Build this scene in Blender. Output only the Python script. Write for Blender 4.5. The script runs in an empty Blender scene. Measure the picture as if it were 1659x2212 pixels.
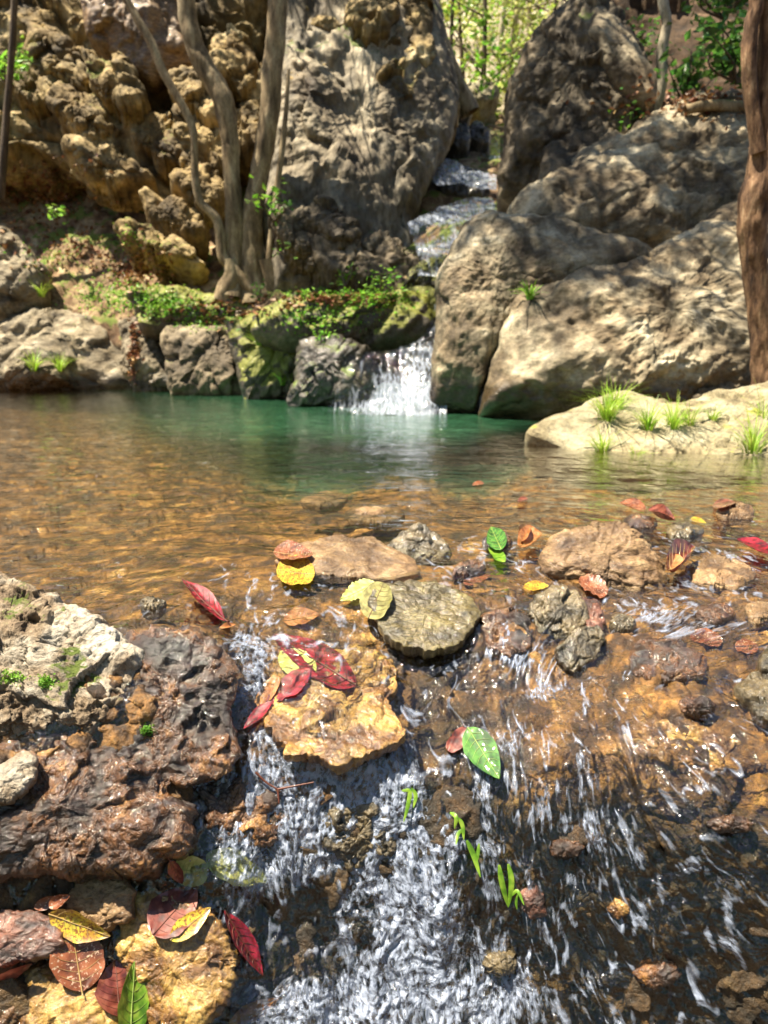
import bpy, math, random
import numpy as np
from mathutils import Vector
from mathutils.bvhtree import BVHTree
random.seed(7); RNG = np.random.default_rng(7)
SC = bpy.context.scene
COL = SC.collection
R = math.radians

# ------------------------------------------------------------------ camera
H = 0.55; PITCH = R(14.1); F = 1475.0; CU, CV = 829.5, 1106.0
cam_d = bpy.data.cameras.new('camera'); cam = bpy.data.objects.new('camera', cam_d); COL.objects.link(cam)
cam.location = (0, 0, H); cam.rotation_euler = (math.pi/2 - PITCH, 0, 0)
cam_d.sensor_fit = 'VERTICAL'; cam_d.sensor_height = 36.0; cam_d.lens = 36.0*F/2212.0
cam_d.clip_start = 0.02; cam_d.clip_end = 2000
cam_d.dof.use_dof = True; cam_d.dof.focus_distance = 1.3; cam_d.dof.aperture_fstop = 4.4
SC.camera = cam

# ------------------------------------------------------------------ light
SUN = Vector((-0.34, -0.03, 0.90)).normalized()
world = bpy.data.worlds.new('World'); SC.world = world; world.use_nodes = True
wn = world.node_tree.nodes; wl = world.node_tree.links
bg = wn['Background']; sky = wn.new('ShaderNodeTexSky'); sky.sky_type = 'NISHITA'; sky.sun_disc = False
sky.sun_elevation = math.asin(SUN.z); sky.sun_rotation = math.atan2(SUN.x, SUN.y)
wl.new(sky.outputs[0], bg.inputs[0]); bg.inputs[1].default_value = 0.050
sl = bpy.data.lights.new('sun', 'SUN'); sl.energy = 5.0; sl.angle = R(0.55); sl.color = (1.0, 0.89, 0.70)
so = bpy.data.objects.new('sun', sl); COL.objects.link(so)
so.rotation_euler = SUN.to_track_quat('Z', 'Y').to_euler(); so.location = (0, 0, 20)
SC.view_settings.view_transform = 'Standard'; SC.view_settings.look = 'None'
SC.view_settings.exposure = 1.62; SC.view_settings.gamma = 1.0
SC.render.engine = 'CYCLES'
SC.cycles.use_denoising = True
SC.cycles.max_bounces = 8; SC.cycles.diffuse_bounces = 3; SC.cycles.glossy_bounces = 3
SC.cycles.transparent_max_bounces = 10; SC.cycles.caustics_reflective = False; SC.cycles.caustics_refractive = False
SC.cycles.sample_clamp_indirect = 6

# ------------------------------------------------------------------ numeric helpers
sp_, cp_ = math.sin(PITCH), math.cos(PITCH)
ORG = np.array([0, 0, H])
def rays(u, v):
    u = np.asarray(u, float); v = np.asarray(v, float)
    a = (u-CU)/F; b = (CV-v)/F
    return np.stack([a, cp_ + b*sp_, -sp_ + b*cp_], -1)          # unnormalised
def atY(u, v, Y):
    d = rays(u, v); return ORG + d*(np.asarray(Y, float)/d[..., 1])[..., None]
def atZ(u, v, z):
    d = rays(u, v); return ORG + d*((np.asarray(z, float)-H)/d[..., 2])[..., None]
def _h(i, j, k, s):
    n = (i*73856093) ^ (j*19349663) ^ (k*83492791) ^ (s*2654435761 & 0x7fffffff)
    n = n & 0xffffffff
    n = ((n ^ (n >> 15))*2246822519) & 0xffffffff
    n = ((n ^ (n >> 13))*3266489917) & 0xffffffff
    return (n ^ (n >> 16)) & 0xffffffff
def noise(P, seed=0):
    P = np.asarray(P, float); I = np.floor(P).astype(np.int64); f = P-I
    w = f*f*f*(f*(f*6-15)+10); out = np.zeros(P.shape[:-1])
    for dx in (0, 1):
        for dy in (0, 1):
            for dz in (0, 1):
                h = _h(I[..., 0]+dx, I[..., 1]+dy, I[..., 2]+dz, seed)
                gx = ((h & 255)/127.5-1); gy = (((h >> 8) & 255)/127.5-1); gz = (((h >> 16) & 255)/127.5-1)
                g = gx*(f[..., 0]-dx)+gy*(f[..., 1]-dy)+gz*(f[..., 2]-dz)
                out += g*(w[..., 0] if dx else 1-w[..., 0])*(w[..., 1] if dy else 1-w[..., 1])*(w[..., 2] if dz else 1-w[..., 2])
    return out
def fbm(P, octv=4, seed=0, gain=0.5, ridge=False):
    P = np.asarray(P, float); a = 1.0; o = 0
    for i in range(octv):
        n = noise(P*(2.03**i)+i*17.3, seed+i)
        o = o + a*((0.35-np.abs(n))*1.6 if ridge else n); a *= gain
    return o
def n2(a, b, seed, o=2): return fbm(np.stack([a, b, np.zeros_like(a)+seed*3.7], -1), o, seed)
def cells(P, seed=0, tilt=0.8):
    """fractured blocks: a random offset and a random slope for each cell; also the crack distance"""
    P = np.asarray(P, float); I = np.floor(P).astype(np.int64)
    f1 = np.full(P.shape[:-1], 9.0); f2 = f1.copy(); val = np.zeros(P.shape[:-1])
    for dx in (-1, 0, 1):
        for dy in (-1, 0, 1):
            for dz in (-1, 0, 1):
                J = I+np.array([dx, dy, dz]); h = _h(J[..., 0], J[..., 1], J[..., 2], seed)
                c = J+np.stack([(h & 1023)/1023., ((h >> 10) & 1023)/1023., ((h >> 20) & 1023)/1023.], -1)
                D = P-c; d = np.sqrt((D**2).sum(-1))
                h2 = _h(J[..., 0], J[..., 1], J[..., 2], seed+91)
                v = ((h2 & 255)/127.5-1)*0.5 + tilt*(D[..., 0]*(((h2 >> 8) & 255)/127.5-1)+D[..., 1]*(((h2 >> 16) & 255)/127.5-1)+D[..., 2]*(((h2 >> 24) & 255)/127.5-1))
                m = d < f1
                f2 = np.where(m, f1, np.minimum(f2, d)); val = np.where(m, v, val); f1 = np.where(m, d, f1)
    return val, f2-f1
def tps(pts, vals):
    X = np.array(pts, float)/500.; n = len(X)
    def phi(r2): return 0.5*r2*np.log(r2+1e-12)
    K = phi(((X[:, None]-X[None])**2).sum(-1))+np.eye(n)*2e-3
    Pm = np.c_[np.ones(n), X]; A = np.block([[K, Pm], [Pm.T, np.zeros((3, 3))]])
    w = np.linalg.solve(A, np.r_[np.array(vals, float), 0, 0, 0])
    def ev(u, v):
        u = np.asarray(u, float)/500.; v = np.asarray(v, float)/500.; o = w[n]+w[n+1]*u+w[n+2]*v
        for i in range(n): o = o + w[i]*phi((u-X[i, 0])**2+(v-X[i, 1])**2)
        return o
    return ev
def sstep(a, b, x):
    t = np.clip((x-a)/(b-a), 0, 1); return t*t*(3-2*t)

# ------------------------------------------------------------------ object helpers
def tag(o, label=None, cat=None, group=None, kind=None):
    if label: o['label'] = label
    if cat: o['category'] = cat
    if group: o['group'] = group
    if kind: o['kind'] = kind
    return o
BV = []      # (name, bvh) of built solids, for laying leaves on them
def mesh(name, V, Fc, mat, parent=None, smooth=True, bvh=False, local=True, attrs=None, uv=None):
    V = np.asarray(V, float); Fc = np.asarray(Fc)
    if bvh: BV.append(BVHTree.FromPolygons(V.tolist(), Fc.tolist()))
    c = V.mean(0) if (local and parent is None) else np.zeros(3)
    if parent is None and local: c[2] = V[:, 2].min()
    if parent is not None: c = np.array(parent.location)
    V2 = V-c
    me = bpy.data.meshes.new(name); me.vertices.add(len(V2)); me.vertices.foreach_set('co', V2.ravel())
    k = Fc.shape[1]; me.loops.add(Fc.size); me.loops.foreach_set('vertex_index', Fc.ravel().astype(np.int32))
    me.polygons.add(len(Fc)); me.polygons.foreach_set('loop_start', np.arange(0, Fc.size, k, dtype=np.int32))
    me.update(calc_edges=True); me.polygons.foreach_set('use_smooth', np.full(len(Fc), smooth)); me.validate()
    if attrs:
        for an, av in attrs.items():
            at = me.attributes.new(an, 'FLOAT', 'POINT'); at.data.foreach_set('value', np.asarray(av, np.float32).ravel())
    if uv is not None:
        at = me.attributes.new('flow', 'FLOAT_VECTOR', 'POINT'); at.data.foreach_set('vector', np.asarray(uv, np.float32).ravel())
    me.materials.append(mat)
    o = bpy.data.objects.new(name, me); COL.objects.link(o)
    if parent is None: o.location = c
    else: o.parent = parent
    return o
def empty(name, loc):
    o = bpy.data.objects.new(name, None); COL.objects.link(o); o.location = loc; return o
def gridF(nu, nv, closed=False):
    i = np.arange(nv-1)[:, None]; j = np.arange(nu if closed else nu-1)[None]
    j2 = (j+1) % nu
    return np.stack([i*nu+j, (i+1)*nu+j, (i+1)*nu+j2, i*nu+j2], -1).reshape(-1, 4)
def gnormals(G):
    """normals of a (nv,nu,3) grid"""
    du = np.gradient(G, axis=1); dv = np.gradient(G, axis=0)
    n = np.cross(dv, du); n /= np.linalg.norm(n, axis=-1, keepdims=True)+1e-12
    return n
# ------------------------------------------------------------------ materials
def nodes(name):
    m = bpy.data.materials.new(name); m.use_nodes = True; nt = m.node_tree
    for n in list(nt.nodes): nt.nodes.remove(n)
    out = nt.nodes.new('ShaderNodeOutputMaterial')
    def N(t, **kw):
        n = nt.nodes.new('ShaderNode'+t)
        for k, v in kw.items():
            if k.startswith('i_'): n.inputs[k[2:].replace('_', ' ')].default_value = v
            else: setattr(n, k, v)
        return n
    return m, nt, N, nt.links.new, out
def ramp(N, L, src, stops, interp='LINEAR'):
    r = N('ValToRGB'); cr = r.color_ramp; cr.interpolation = interp
    while len(cr.elements) > 1: cr.elements.remove(cr.elements[-1])
    cr.elements[0].position = stops[0][0]
    cr.elements[0].color = (*stops[0][1], 1) if isinstance(stops[0][1], tuple) else (stops[0][1],)*3+(1,)
    for p, c in stops[1:]:
        e = cr.elements.new(p); e.color = (*c, 1) if isinstance(c, tuple) else (c,)*3+(1,)
    L(src, r.inputs[0]); return r.outputs[0]
def mix(N, L, fac, a, b, mode='MIX'):
    n = N('Mix', data_type='RGBA', blend_type=mode)
    for s, v in ((n.inputs[0], fac), (n.inputs[6], a), (n.inputs[7], b)):
        if isinstance(v, (int, float)): s.default_value = v
        elif isinstance(v, tuple): s.default_value = (*v, 1)
        else: L(v, s)
    return n.outputs[2]
def mth(N, L, op, a, b=None):
    n = N('Math', operation=op)
    for s, v in ((n.inputs[0], a), (n.inputs[1], b)):
        if v is None: continue
        if isinstance(v, (int, float)): s.default_value = v
        else: L(v, s)
    return n.outputs[0]
def rockmat(name, cols, scale=6.0, rough=0.8, bump=0.5, strata=(0, 0, 0), stretch=(1, 1, 1), moss=0.0, mosscol=(0.10, 0.14, 0.02),
            wetz=None, wet=0.0, speck=0.35, bscale=1.0, mossup=0.2, deep=None, stain=0.0, crack=0.6):
    crack_ = crack; m, nt, N, L, out = nodes(name)
    g = N('NewGeometry'); mp = N('Mapping'); L(g.outputs['Position'], mp.inputs[0])
    mp.inputs['Rotation'].default_value = strata; mp.inputs['Scale'].default_value = stretch
    n1 = N('TexNoise', i_Scale=scale, i_Detail=8.0, i_Roughness=0.62, i_Distortion=0.4); L(mp.outputs[0], n1.inputs[0])
    n2 = N('TexNoise', i_Scale=scale*9, i_Detail=6.0, i_Roughness=0.7); L(mp.outputs[0], n2.inputs[0])
    n3 = N('TexNoise', i_Scale=scale*0.35, i_Detail=3.0); L(g.outputs['Position'], n3.inputs[0])
    k = len(cols); base = ramp(N, L, n1.outputs[0], [(0.30+0.42*i/(k-1), c) for i, c in enumerate(cols)])
    sp = ramp(N, L, n2.outputs[0], [(0.36, 1-speck), (0.5, 1.0), (0.64, 1+speck*0.6)])
    base = mix(N, L, 1.0, base, sp, 'MULTIPLY')
    big = ramp(N, L, n3.outputs[0], [(0.35, 0.72), (0.65, 1.15)])
    base = mix(N, L, 1.0, base, big, 'MULTIPLY')
    vo = N('TexVoronoi', feature='DISTANCE_TO_EDGE', i_Scale=scale*0.9)
    wv = N('VectorMath', operation='ADD'); L(mp.outputs[0], wv.inputs[0])
    nw = N('TexNoise', i_Scale=scale*2, i_Detail=3.0); L(mp.outputs[0], nw.inputs[0])
    ws = N('VectorMath', operation='SCALE'); L(nw.outputs['Color'], ws.inputs[0]); ws.inputs['Scale'].default_value = 0.9/scale
    L(ws.outputs[0], wv.inputs[1]); L(wv.outputs[0], vo.inputs[0])
    crack = ramp(N, L, vo.outputs[0], [(0.0, 0.45), (0.018, 1.0)])
    base = mix(N, L, crack_, base, crack, 'MULTIPLY')
    if stain > 0:
        ms = N('Mapping'); L(g.outputs['Position'], ms.inputs[0]); ms.inputs['Scale'].default_value = (3.2, 3.2, 0.55)
        ns = N('TexNoise', i_Scale=1.0, i_Detail=5.0, i_Roughness=0.65, i_Distortion=0.5); L(ms.outputs[0], ns.inputs[0])
        base = mix(N, L, stain, base, ramp(N, L, ns.outputs[0], [(0.38, 0.28), (0.50, 0.85), (0.62, 1.2)]), 'MULTIPLY')
    if moss > 0:
        sx = N('SeparateXYZ'); L(g.outputs['Normal'], sx.inputs[0])
        nm = N('TexNoise', i_Scale=scale*0.7, i_Detail=6.0, i_Roughness=0.65); L(g.outputs['Position'], nm.inputs[0])
        a = mth(N, L, 'MULTIPLY', sx.outputs[2], mossup); a = mth(N, L, 'ADD', a, nm.outputs[0])
        mk = ramp(N, L, a, [(0.78-moss*0.5, 0.0), (0.84-moss*0.5, 1.0)])
        mc = mix(N, L, n2.outputs[0], (mosscol[0]*0.35, mosscol[1]*0.4, mosscol[2]*0.4), (mosscol[0]*1.7, mosscol[1]*1.6, mosscol[2]*1.3))
        base = mix(N, L, mk, base, mc)
    if deep:
        da = N('Attribute', attribute_name='deep'); base = mix(N, L, da.outputs['Fac'], base, deep)
        db = N('Attribute', attribute_name='bed_dark'); base = mix(N, L, db.outputs['Fac'], base, mix(N, L, 0.22, (0.010, 0.010, 0.004), base))  # darkens the bed colour where the mask is set
    p = N('BsdfPrincipled'); p.inputs['Roughness'].default_value = rough
    w = None
    if wetz is not None:
        sx = N('SeparateXYZ'); L(g.outputs['Position'], sx.inputs[0])
        z = mth(N, L, 'SUBTRACT', sx.outputs[2], mth(N, L, 'MULTIPLY', n1.outputs[0], 0.35*max(0.2, wetz)))
        mr = N('MapRange', i_From_Min=wetz-0.35*max(0.2, wetz)*0.5-0.03, i_From_Max=wetz-0.35*max(0.2, wetz)*0.5+0.05, i_To_Min=1.0, i_To_Max=0.0)
        L(z, mr.inputs[0]); w = mr.outputs[0]
        base = mix(N, L, w, base, mix(N, L, 1.0, base, (0.30, 0.27, 0.24), 'MULTIPLY'))
        rr = N('MapRange', i_To_Min=rough, i_To_Max=0.25); L(w, rr.inputs[0]); L(rr.outputs[0], p.inputs['Roughness'])
    if wet > 0:
        p.inputs['Coat Weight'].default_value = wet; p.inputs['Coat Roughness'].default_value = 0.06
        p.inputs['Coat IOR'].default_value = 1.55
    L(base, p.inputs['Base Color'])
    b1 = N('Bump', i_Strength=bump, i_Distance=0.25/scale*bscale); L(n1.outputs[0], b1.inputs['Height'])
    b2 = N('Bump', i_Strength=bump*0.8, i_Distance=0.03/scale*bscale*2); L(n2.outputs[0], b2.inputs['Height']); L(b1.outputs[0], b2.inputs['Normal'])
    L(b2.outputs[0], p.inputs['Normal']); 
    if wet > 0: L(b1.outputs[0], p.inputs['Coat Normal'])
    L(p.outputs[0], out.inputs[0]); return m
def leafmat(name, cols, rough=0.45, trans=0.35, scale=30, spots=0.0, spotcol=(0.08, 0.03, 0.01), coat=0.0):
    m, nt, N, L, out = nodes(name)
    g = N('NewGeometry'); oi = N('ObjectInfo')
    n = N('TexNoise', i_Scale=scale, i_Detail=4.0); L(g.outputs['Position'], n.inputs[0])
    k = len(cols); c = ramp(N, L, n.outputs[0], [(0.34+0.32*i/max(1, k-1), x) for i, x in enumerate(cols)])
    rp = N('HueSaturation'); L(c, rp.inputs['Color'])
    mr = N('MapRange', i_To_Min=0.65, i_To_Max=1.35); L(g.outputs['Random Per Island'], mr.inputs[0]); L(mr.outputs[0], rp.inputs['Value'])
    mr2 = N('MapRange', i_To_Min=0.48, i_To_Max=0.52); L(g.outputs['Random Per Island'], mr2.inputs[0]); L(mr2.outputs[0], rp.inputs['Hue'])
    c = rp.outputs[0]
    if spots:
        n2 = N('TexNoise', i_Scale=scale*6, i_Detail=3.0, i_Roughness=0.6); L(g.outputs['Position'], n2.inputs[0])
        c = mix(N, L, ramp(N, L, n2.outputs[0], [(0.62-spots*0.2, 0.0), (0.68-spots*0.2, 1.0)]), c, spotcol)
    p = N('BsdfPrincipled'); L(c, p.inputs['Base Color']); p.inputs['Roughness'].default_value = rough
    p.inputs['Coat Weight'].default_value = coat; p.inputs['Coat Roughness'].default_value = 0.06
    t = N('BsdfTranslucent'); L(c, t.inputs[0]); mx = N('MixShader'); mx.inputs[0].default_value = trans
    L(p.outputs[0], mx.inputs[1]); L(t.outputs[0], mx.inputs[2]); L(mx.outputs[0], out.inputs[0])
    b = N('Bump', i_Strength=0.3, i_Distance=0.002); L(n.outputs[0], b.inputs['Height']); L(b.outputs[0], p.inputs['Normal'])
    return m

# water: a clear film (Fresnel mirror over tinted transparency), froth and painted blue-white sky glints where the 'foam' attribute says so
def watermat(name, fscale=(1, 1), waves=((1.0, 0.5, 0.02),), tint=(0.93, 0.93, 0.86), ior=1.33, boost=1.0, foamscale=(60, 14), foam_glint_col=(0.80, 0.86, 0.95), rough=0.03, softfoam=0.10, foamalpha=0.9):
    m, nt, N, L, out = nodes(name)
    fl = N('Attribute', attribute_name='flow'); fa = N('Attribute', attribute_name='foam_glint'); tu = N('Attribute', attribute_name='turb')
    prev = None
    for (sx, sy, dist) in waves:
        mp = N('Mapping'); L(fl.outputs['Vector'], mp.inputs[0]); mp.inputs['Scale'].default_value = (sx, sy, 1)
        n = N('TexNoise', i_Scale=1.0, i_Detail=3.0, i_Roughness=0.5, i_Distortion=0.6); L(mp.outputs[0], n.inputs[0])
        b = N('Bump', i_Distance=dist); L(n.outputs[0], b.inputs['Height'])
        L(tu.outputs['Fac'], b.inputs['Strength'])
        if prev is not None: L(prev, b.inputs['Normal'])
        prev = b.outputs[0]
    fr = N('Fresnel', i_IOR=ior); L(prev, fr.inputs['Normal'])
    ba = N('Attribute', attribute_name='boost'); frb = mth(N, L, 'MINIMUM', mth(N, L, 'MULTIPLY', fr.outputs[0], ba.outputs['Fac']), 0.95)
    gl = N('BsdfGlossy', i_Roughness=rough); L(prev, gl.inputs['Normal'])
    tr = N('BsdfTransparent'); tr.inputs[0].default_value = (*tint, 1)
    mx = N('MixShader'); L(frb, mx.inputs[0]); L(tr.outputs[0], mx.inputs[1]); L(gl.outputs[0], mx.inputs[2])
    mk = N('Attribute', attribute_name='murk'); df = N('BsdfDiffuse'); df.inputs[0].default_value = (0.045, 0.16, 0.080, 1)
    mt = N('MixShader'); L(mk.outputs['Fac'], mt.inputs[0]); L(tr.outputs[0], mt.inputs[1]); L(df.outputs[0], mt.inputs[2]); L(mt.outputs[0], mx.inputs[1])
    # froth, plus sky glints painted in the same blue-white
    mp = N('Mapping'); L(fl.outputs['Vector'], mp.inputs[0]); mp.inputs['Scale'].default_value = (foamscale[0], foamscale[1], 1)
    n = N('TexNoise', i_Scale=1.0, i_Detail=1.5, i_Roughness=0.5, i_Distortion=1.3); L(mp.outputs[0], n.inputs[0])
    nf = N('TexNoise', i_Scale=4.2, i_Detail=3.0, i_Roughness=0.6, i_Distortion=0.8); L(mp.outputs[0], nf.inputs[0])
    vm = N('Mapping'); L(fl.outputs['Vector'], vm.inputs[0]); vm.inputs['Scale'].default_value = (foamscale[0]*3.2, foamscale[0]*2.2, 1)
    va = N('VectorMath', operation='ADD'); L(vm.outputs[0], va.inputs[0]); L(nf.outputs['Color'], va.inputs[1])
    vo = N('TexVoronoi', feature='F1', i_Scale=1.0); L(va.outputs[0], vo.inputs[0])
    fine = mth(N, L, 'ADD', mth(N, L, 'MULTIPLY', nf.outputs[0], 0.72), mth(N, L, 'MULTIPLY', vo.outputs['Distance'], 0.36))
    fm = N('MapRange', i_From_Min=0.42, i_From_Max=0.85, i_To_Min=0.08, i_To_Max=0.80); L(fa.outputs['Fac'], fm.inputs[0])
    cm = N('Mix', data_type='FLOAT'); L(fm.outputs[0], cm.inputs[0]); L(n.outputs[0], cm.inputs[2]); L(fine, cm.inputs[3]); cmb = cm.outputs[0]
    s = mth(N, L, 'ADD', cmb, mth(N, L, 'SUBTRACT', mth(N, L, 'MULTIPLY', fa.outputs['Fac'], 0.36), 0.36))
    mr = N('MapRange', i_From_Min=0.36, i_From_Max=0.36+softfoam*2, i_To_Max=foamalpha); L(s, mr.inputs[0])
    p = N('BsdfPrincipled'); p.inputs['Base Color'].default_value = (*foam_glint_col, 1); p.inputs['Roughness'].default_value = 0.10; p.inputs['IOR'].default_value = 1.7
    bf = N('Bump', i_Strength=0.9, i_Distance=0.012); L(cmb, bf.inputs['Height']); L(prev, bf.inputs['Normal']); L(bf.outputs[0], p.inputs['Normal'])
    tl = N('BsdfTranslucent'); tl.inputs[0].default_value = (*foam_glint_col, 1)
    m3 = N('MixShader'); m3.inputs[0].default_value = 0.2; L(p.outputs[0], m3.inputs[1]); L(tl.outputs[0], m3.inputs[2])
    m2 = N('MixShader'); L(mr.outputs[0], m2.inputs[0]); L(mx.outputs[0], m2.inputs[1]); L(m3.outputs[0], m2.inputs[2])
    L(m2.outputs[0], out.inputs[0]); return m

PALE = [(0.10, 0.075, 0.045), (0.26, 0.21, 0.14), (0.42, 0.36, 0.26), (0.58, 0.53, 0.42)]
M = {}
M['cliff'] = rockmat('limestone_cliff', [(0.04, 0.025, 0.010), (0.18, 0.12, 0.045), (0.40, 0.29, 0.125), (0.66, 0.56, 0.34)], 1.7, 0.85, 0.4, moss=0.14, mosscol=(0.12, 0.13, 0.02), stain=0.75)
M['slabcliff'] = rockmat('grey_smooth_rock', [(0.06, 0.042, 0.024), (0.20, 0.158, 0.10), (0.36, 0.305, 0.21), (0.56, 0.50, 0.38)], 2.0, 0.75, 0.6, strata=(0, 0.6, 0), stretch=(1, 1, 0.5), moss=0.08, stain=0.75)
M['boulder'] = rockmat('pale_boulder', [(0.05, 0.033, 0.017), (0.19, 0.14, 0.08), (0.42, 0.35, 0.23), (0.64, 0.58, 0.44)], 2.6, 0.8, 0.42, strata=(0, 0.5, 0), stretch=(1, 1, 1.6), wetz=0.24, stain=0.75)
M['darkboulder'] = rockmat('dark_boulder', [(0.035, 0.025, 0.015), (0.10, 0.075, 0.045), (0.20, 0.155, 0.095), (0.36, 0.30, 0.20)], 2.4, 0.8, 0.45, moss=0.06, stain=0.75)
M['bank'] = rockmat('bank_rock', [(0.06, 0.045, 0.025), (0.20, 0.155, 0.09), (0.36, 0.30, 0.20), (0.52, 0.46, 0.34)], 3.2, 0.8, 0.7, strata=(0, -0.7, 0), stretch=(1, 1, 2.2), wetz=0.14, stain=0.75)
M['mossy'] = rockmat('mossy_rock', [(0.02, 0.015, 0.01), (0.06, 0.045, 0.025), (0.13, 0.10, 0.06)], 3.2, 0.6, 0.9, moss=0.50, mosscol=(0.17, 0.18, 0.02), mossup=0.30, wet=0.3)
M['slab'] = rockmat('sunlit_slab', [(0.10, 0.075, 0.035), (0.26, 0.215, 0.12), (0.38, 0.34, 0.22), (0.48, 0.44, 0.32)], 4.5, 0.8, 0.7, moss=0.05, mosscol=(0.25, 0.26, 0.05))
M['white'] = rockmat('white_rock', [(0.07, 0.04, 0.022), (0.30, 0.22, 0.14), (0.52, 0.46, 0.37), (0.68, 0.64, 0.56)], 11, 0.8, 0.9, moss=0.06, bscale=2.0)
M['brownwet'] = rockmat('wet_brown_rock', [(0.005, 0.003, 0.001), (0.028, 0.012, 0.004), (0.12, 0.048, 0.012), (0.42, 0.21, 0.06)], 14, 0.25, 0.8, wet=1.0, speck=0.6, bscale=1.6)
M['bed'] = rockmat('creek_bed', [(0.005, 0.0025, 0.001), (0.075, 0.033, 0.007), (0.30, 0.145, 0.033), (0.66, 0.41, 0.13)], 13, 0.6, 0.9, wet=0.35, speck=0.5, bscale=2.0, deep=(0.03, 0.20, 0.11))
M['gold'] = rockmat('golden_stone', [(0.03, 0.012, 0.003), (0.15, 0.065, 0.014), (0.42, 0.25, 0.06), (0.62, 0.45, 0.17)], 16, 0.4, 0.9, wet=1.0, speck=0.5)
M['tan'] = rockmat('tan_stone', [(0.05, 0.025, 0.010), (0.15, 0.085, 0.038), (0.27, 0.17, 0.08), (0.42, 0.30, 0.17)], 14, 0.6, 0.7, wet=0.35, speck=0.4, strata=(0, 0.5, 0), stretch=(1, 1, 3))
M['olive'] = rockmat('olive_slab', [(0.02, 0.014, 0.004), (0.06, 0.045, 0.013), (0.13, 0.10, 0.032), (0.27, 0.225, 0.09)], 17, 0.4, 0.7, wet=0.8, speck=0.7, crack=0.1, strata=(0, 0, 0.5), stretch=(1, 2.2, 1))
M['redgrey'] = rockmat('red_grey_stone', [(0.015, 0.014, 0.014), (0.07, 0.035, 0.026), (0.18, 0.065, 0.035), (0.34, 0.20, 0.14)], 18, 0.4, 0.8, wet=0.9, strata=(0, 0.2, 0), stretch=(1, 1, 3))
M['darkstone'] = rockmat('dark_wet_stone', [(0.012, 0.010, 0.006), (0.06, 0.045, 0.02), (0.16, 0.12, 0.06), (0.34, 0.27, 0.16)], 18, 0.35, 0.9, wet=0.9, speck=0.5)

# ------------------------------------------------------------------ the stream surface
WP = [  # u, v, z of the water surface, pixel of the photograph (1659 wide) and height
 (-600,840,0),(0,840,0),(829,840,0),(1659,840,0),(2250,840,0),(-600,1000,0),(200,1000,0),(829,1000,0),(1400,1000,0),(2250,1000,0),
 (-600,1120,0),(200,1130,0),(600,1120,0),(1000,1120,0),(1400,1120,0),(2250,1120,0),(-600,1220,0),(100,1220,0),
 (400,1230,0),(520,1220,-.004),(640,1200,-.006),(900,1200,-.006),(1150,1200,-.008),(1450,1200,-.008),(1659,1220,-.012),(2250,1220,-.012),
 (400,1300,-.015),(520,1300,-.045),(620,1310,-.05),(800,1270,-.035),(900,1300,-.04),(1050,1300,-.045),(1200,1290,-.045),(1450,1300,-.045),(1659,1300,-.03),(2250,1300,-.03),
 (-600,1300,0),(200,1330,-.01),(430,1400,-.05),(560,1400,-.085),(700,1400,-.095),(900,1400,-.10),(1050,1380,-.075),(1150,1350,-.06),(1250,1360,-.07),(1450,1400,-.07),(1659,1400,-.06),(2250,1400,-.05),
 (200,1500,-.06),(450,1500,-.10),(560,1500,-.135),(700,1500,-.13),(900,1500,-.15),(1080,1480,-.135),(1200,1480,-.13),(1400,1500,-.10),(1659,1500,-.085),(2250,1500,-.08),
 (-600,1500,-.05),(200,1600,-.12),(450,1600,-.16),(570,1600,-.175),(720,1600,-.16),(900,1600,-.19),(1200,1600,-.165),(1400,1600,-.135),(1659,1600,-.115),(2250,1600,-.11),
 (200,1700,-.18),(450,1700,-.225),(600,1700,-.235),(750,1700,-.235),(900,1700,-.235),(1200,1700,-.22),(1450,1700,-.18),(1659,1700,-.16),(2250,1700,-.15),
 (-600,1800,-.22),(200,1800,-.24),(450,1800,-.275),(700,1800,-.30),(900,1800,-.30),(1200,1800,-.285),(1450,1800,-.235),(1659,1800,-.205),(2250,1800,-.20),
 (200,1900,-.31),(450,1900,-.34),(700,1900,-.37),(900,1900,-.36),(1200,1900,-.35),(1450,1900,-.30),(1659,1900,-.26),(2250,1900,-.25),
 (-600,2050,-.36),(200,2050,-.385),(450,2050,-.42),(700,2050,-.465),(900,2050,-.46),(1200,2050,-.45),(1450,2050,-.39),(1659,2050,-.36),(2250,2050,-.35),
 (-600,2212,-.44),(200,2212,-.46),(450,2212,-.49),(700,2212,-.54),(900,2212,-.56),(1200,2212,-.54),(1450,2212,-.49),(1659,2212,-.46),(2250,2212,-.45),
 (-600,2450,-.55),(200,2450,-.56),(700,2450,-.63),(1200,2450,-.64),(1659,2450,-.57),(2250,2450,-.55),
 (-600,2700,-.62),(200,2700,-.63),(700,2700,-.68),(1200,2700,-.68),(1659,2700,-.65),(2250,2700,-.62)]
_wz = tps([(p[0], p[1]) for p in WP], [p[2] for p in WP])
def wz(u, v):
    z = _wz(u, v); t = sstep(1080, 1200, np.asarray(v, float))
    return z*t
def wpos(u, v): return atZ(u, v, wz(u, v))
def wnorm(u, v, e=20):
    a = wpos(u-e, v); b = wpos(u+e, v); c = wpos(u, v-e); d = wpos(u, v+e)
    n = np.cross(b-a, c-d); return n/np.linalg.norm(n)
st = 3.0
US = np.arange(-420, 2080, st); VS = np.arange(818, 2640, st)
UU, VV = np.meshgrid(US, VS)
W0 = wpos(UU, VV)                                   # smooth surface (nv,nu,3)
seg = np.linalg.norm(np.diff(W0, axis=0), axis=-1); S = np.zeros(UU.shape); S[:-1] = -np.cumsum(seg[::-1], axis=0)[::-1]; S -= S[:1]*0
S = -S                                              # distance run from the near end
WN = gnormals(W0); WN *= np.sign(WN[..., 2:3]+1e-9)
def blob(u, v, ru, rv, uu=UU, vv=VV): return np.exp(-(((uu-u)/ru)**2+((vv-v)/rv)**2))
near = sstep(1130, 1400, VV+110*sstep(850, 1150, UU))
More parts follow.
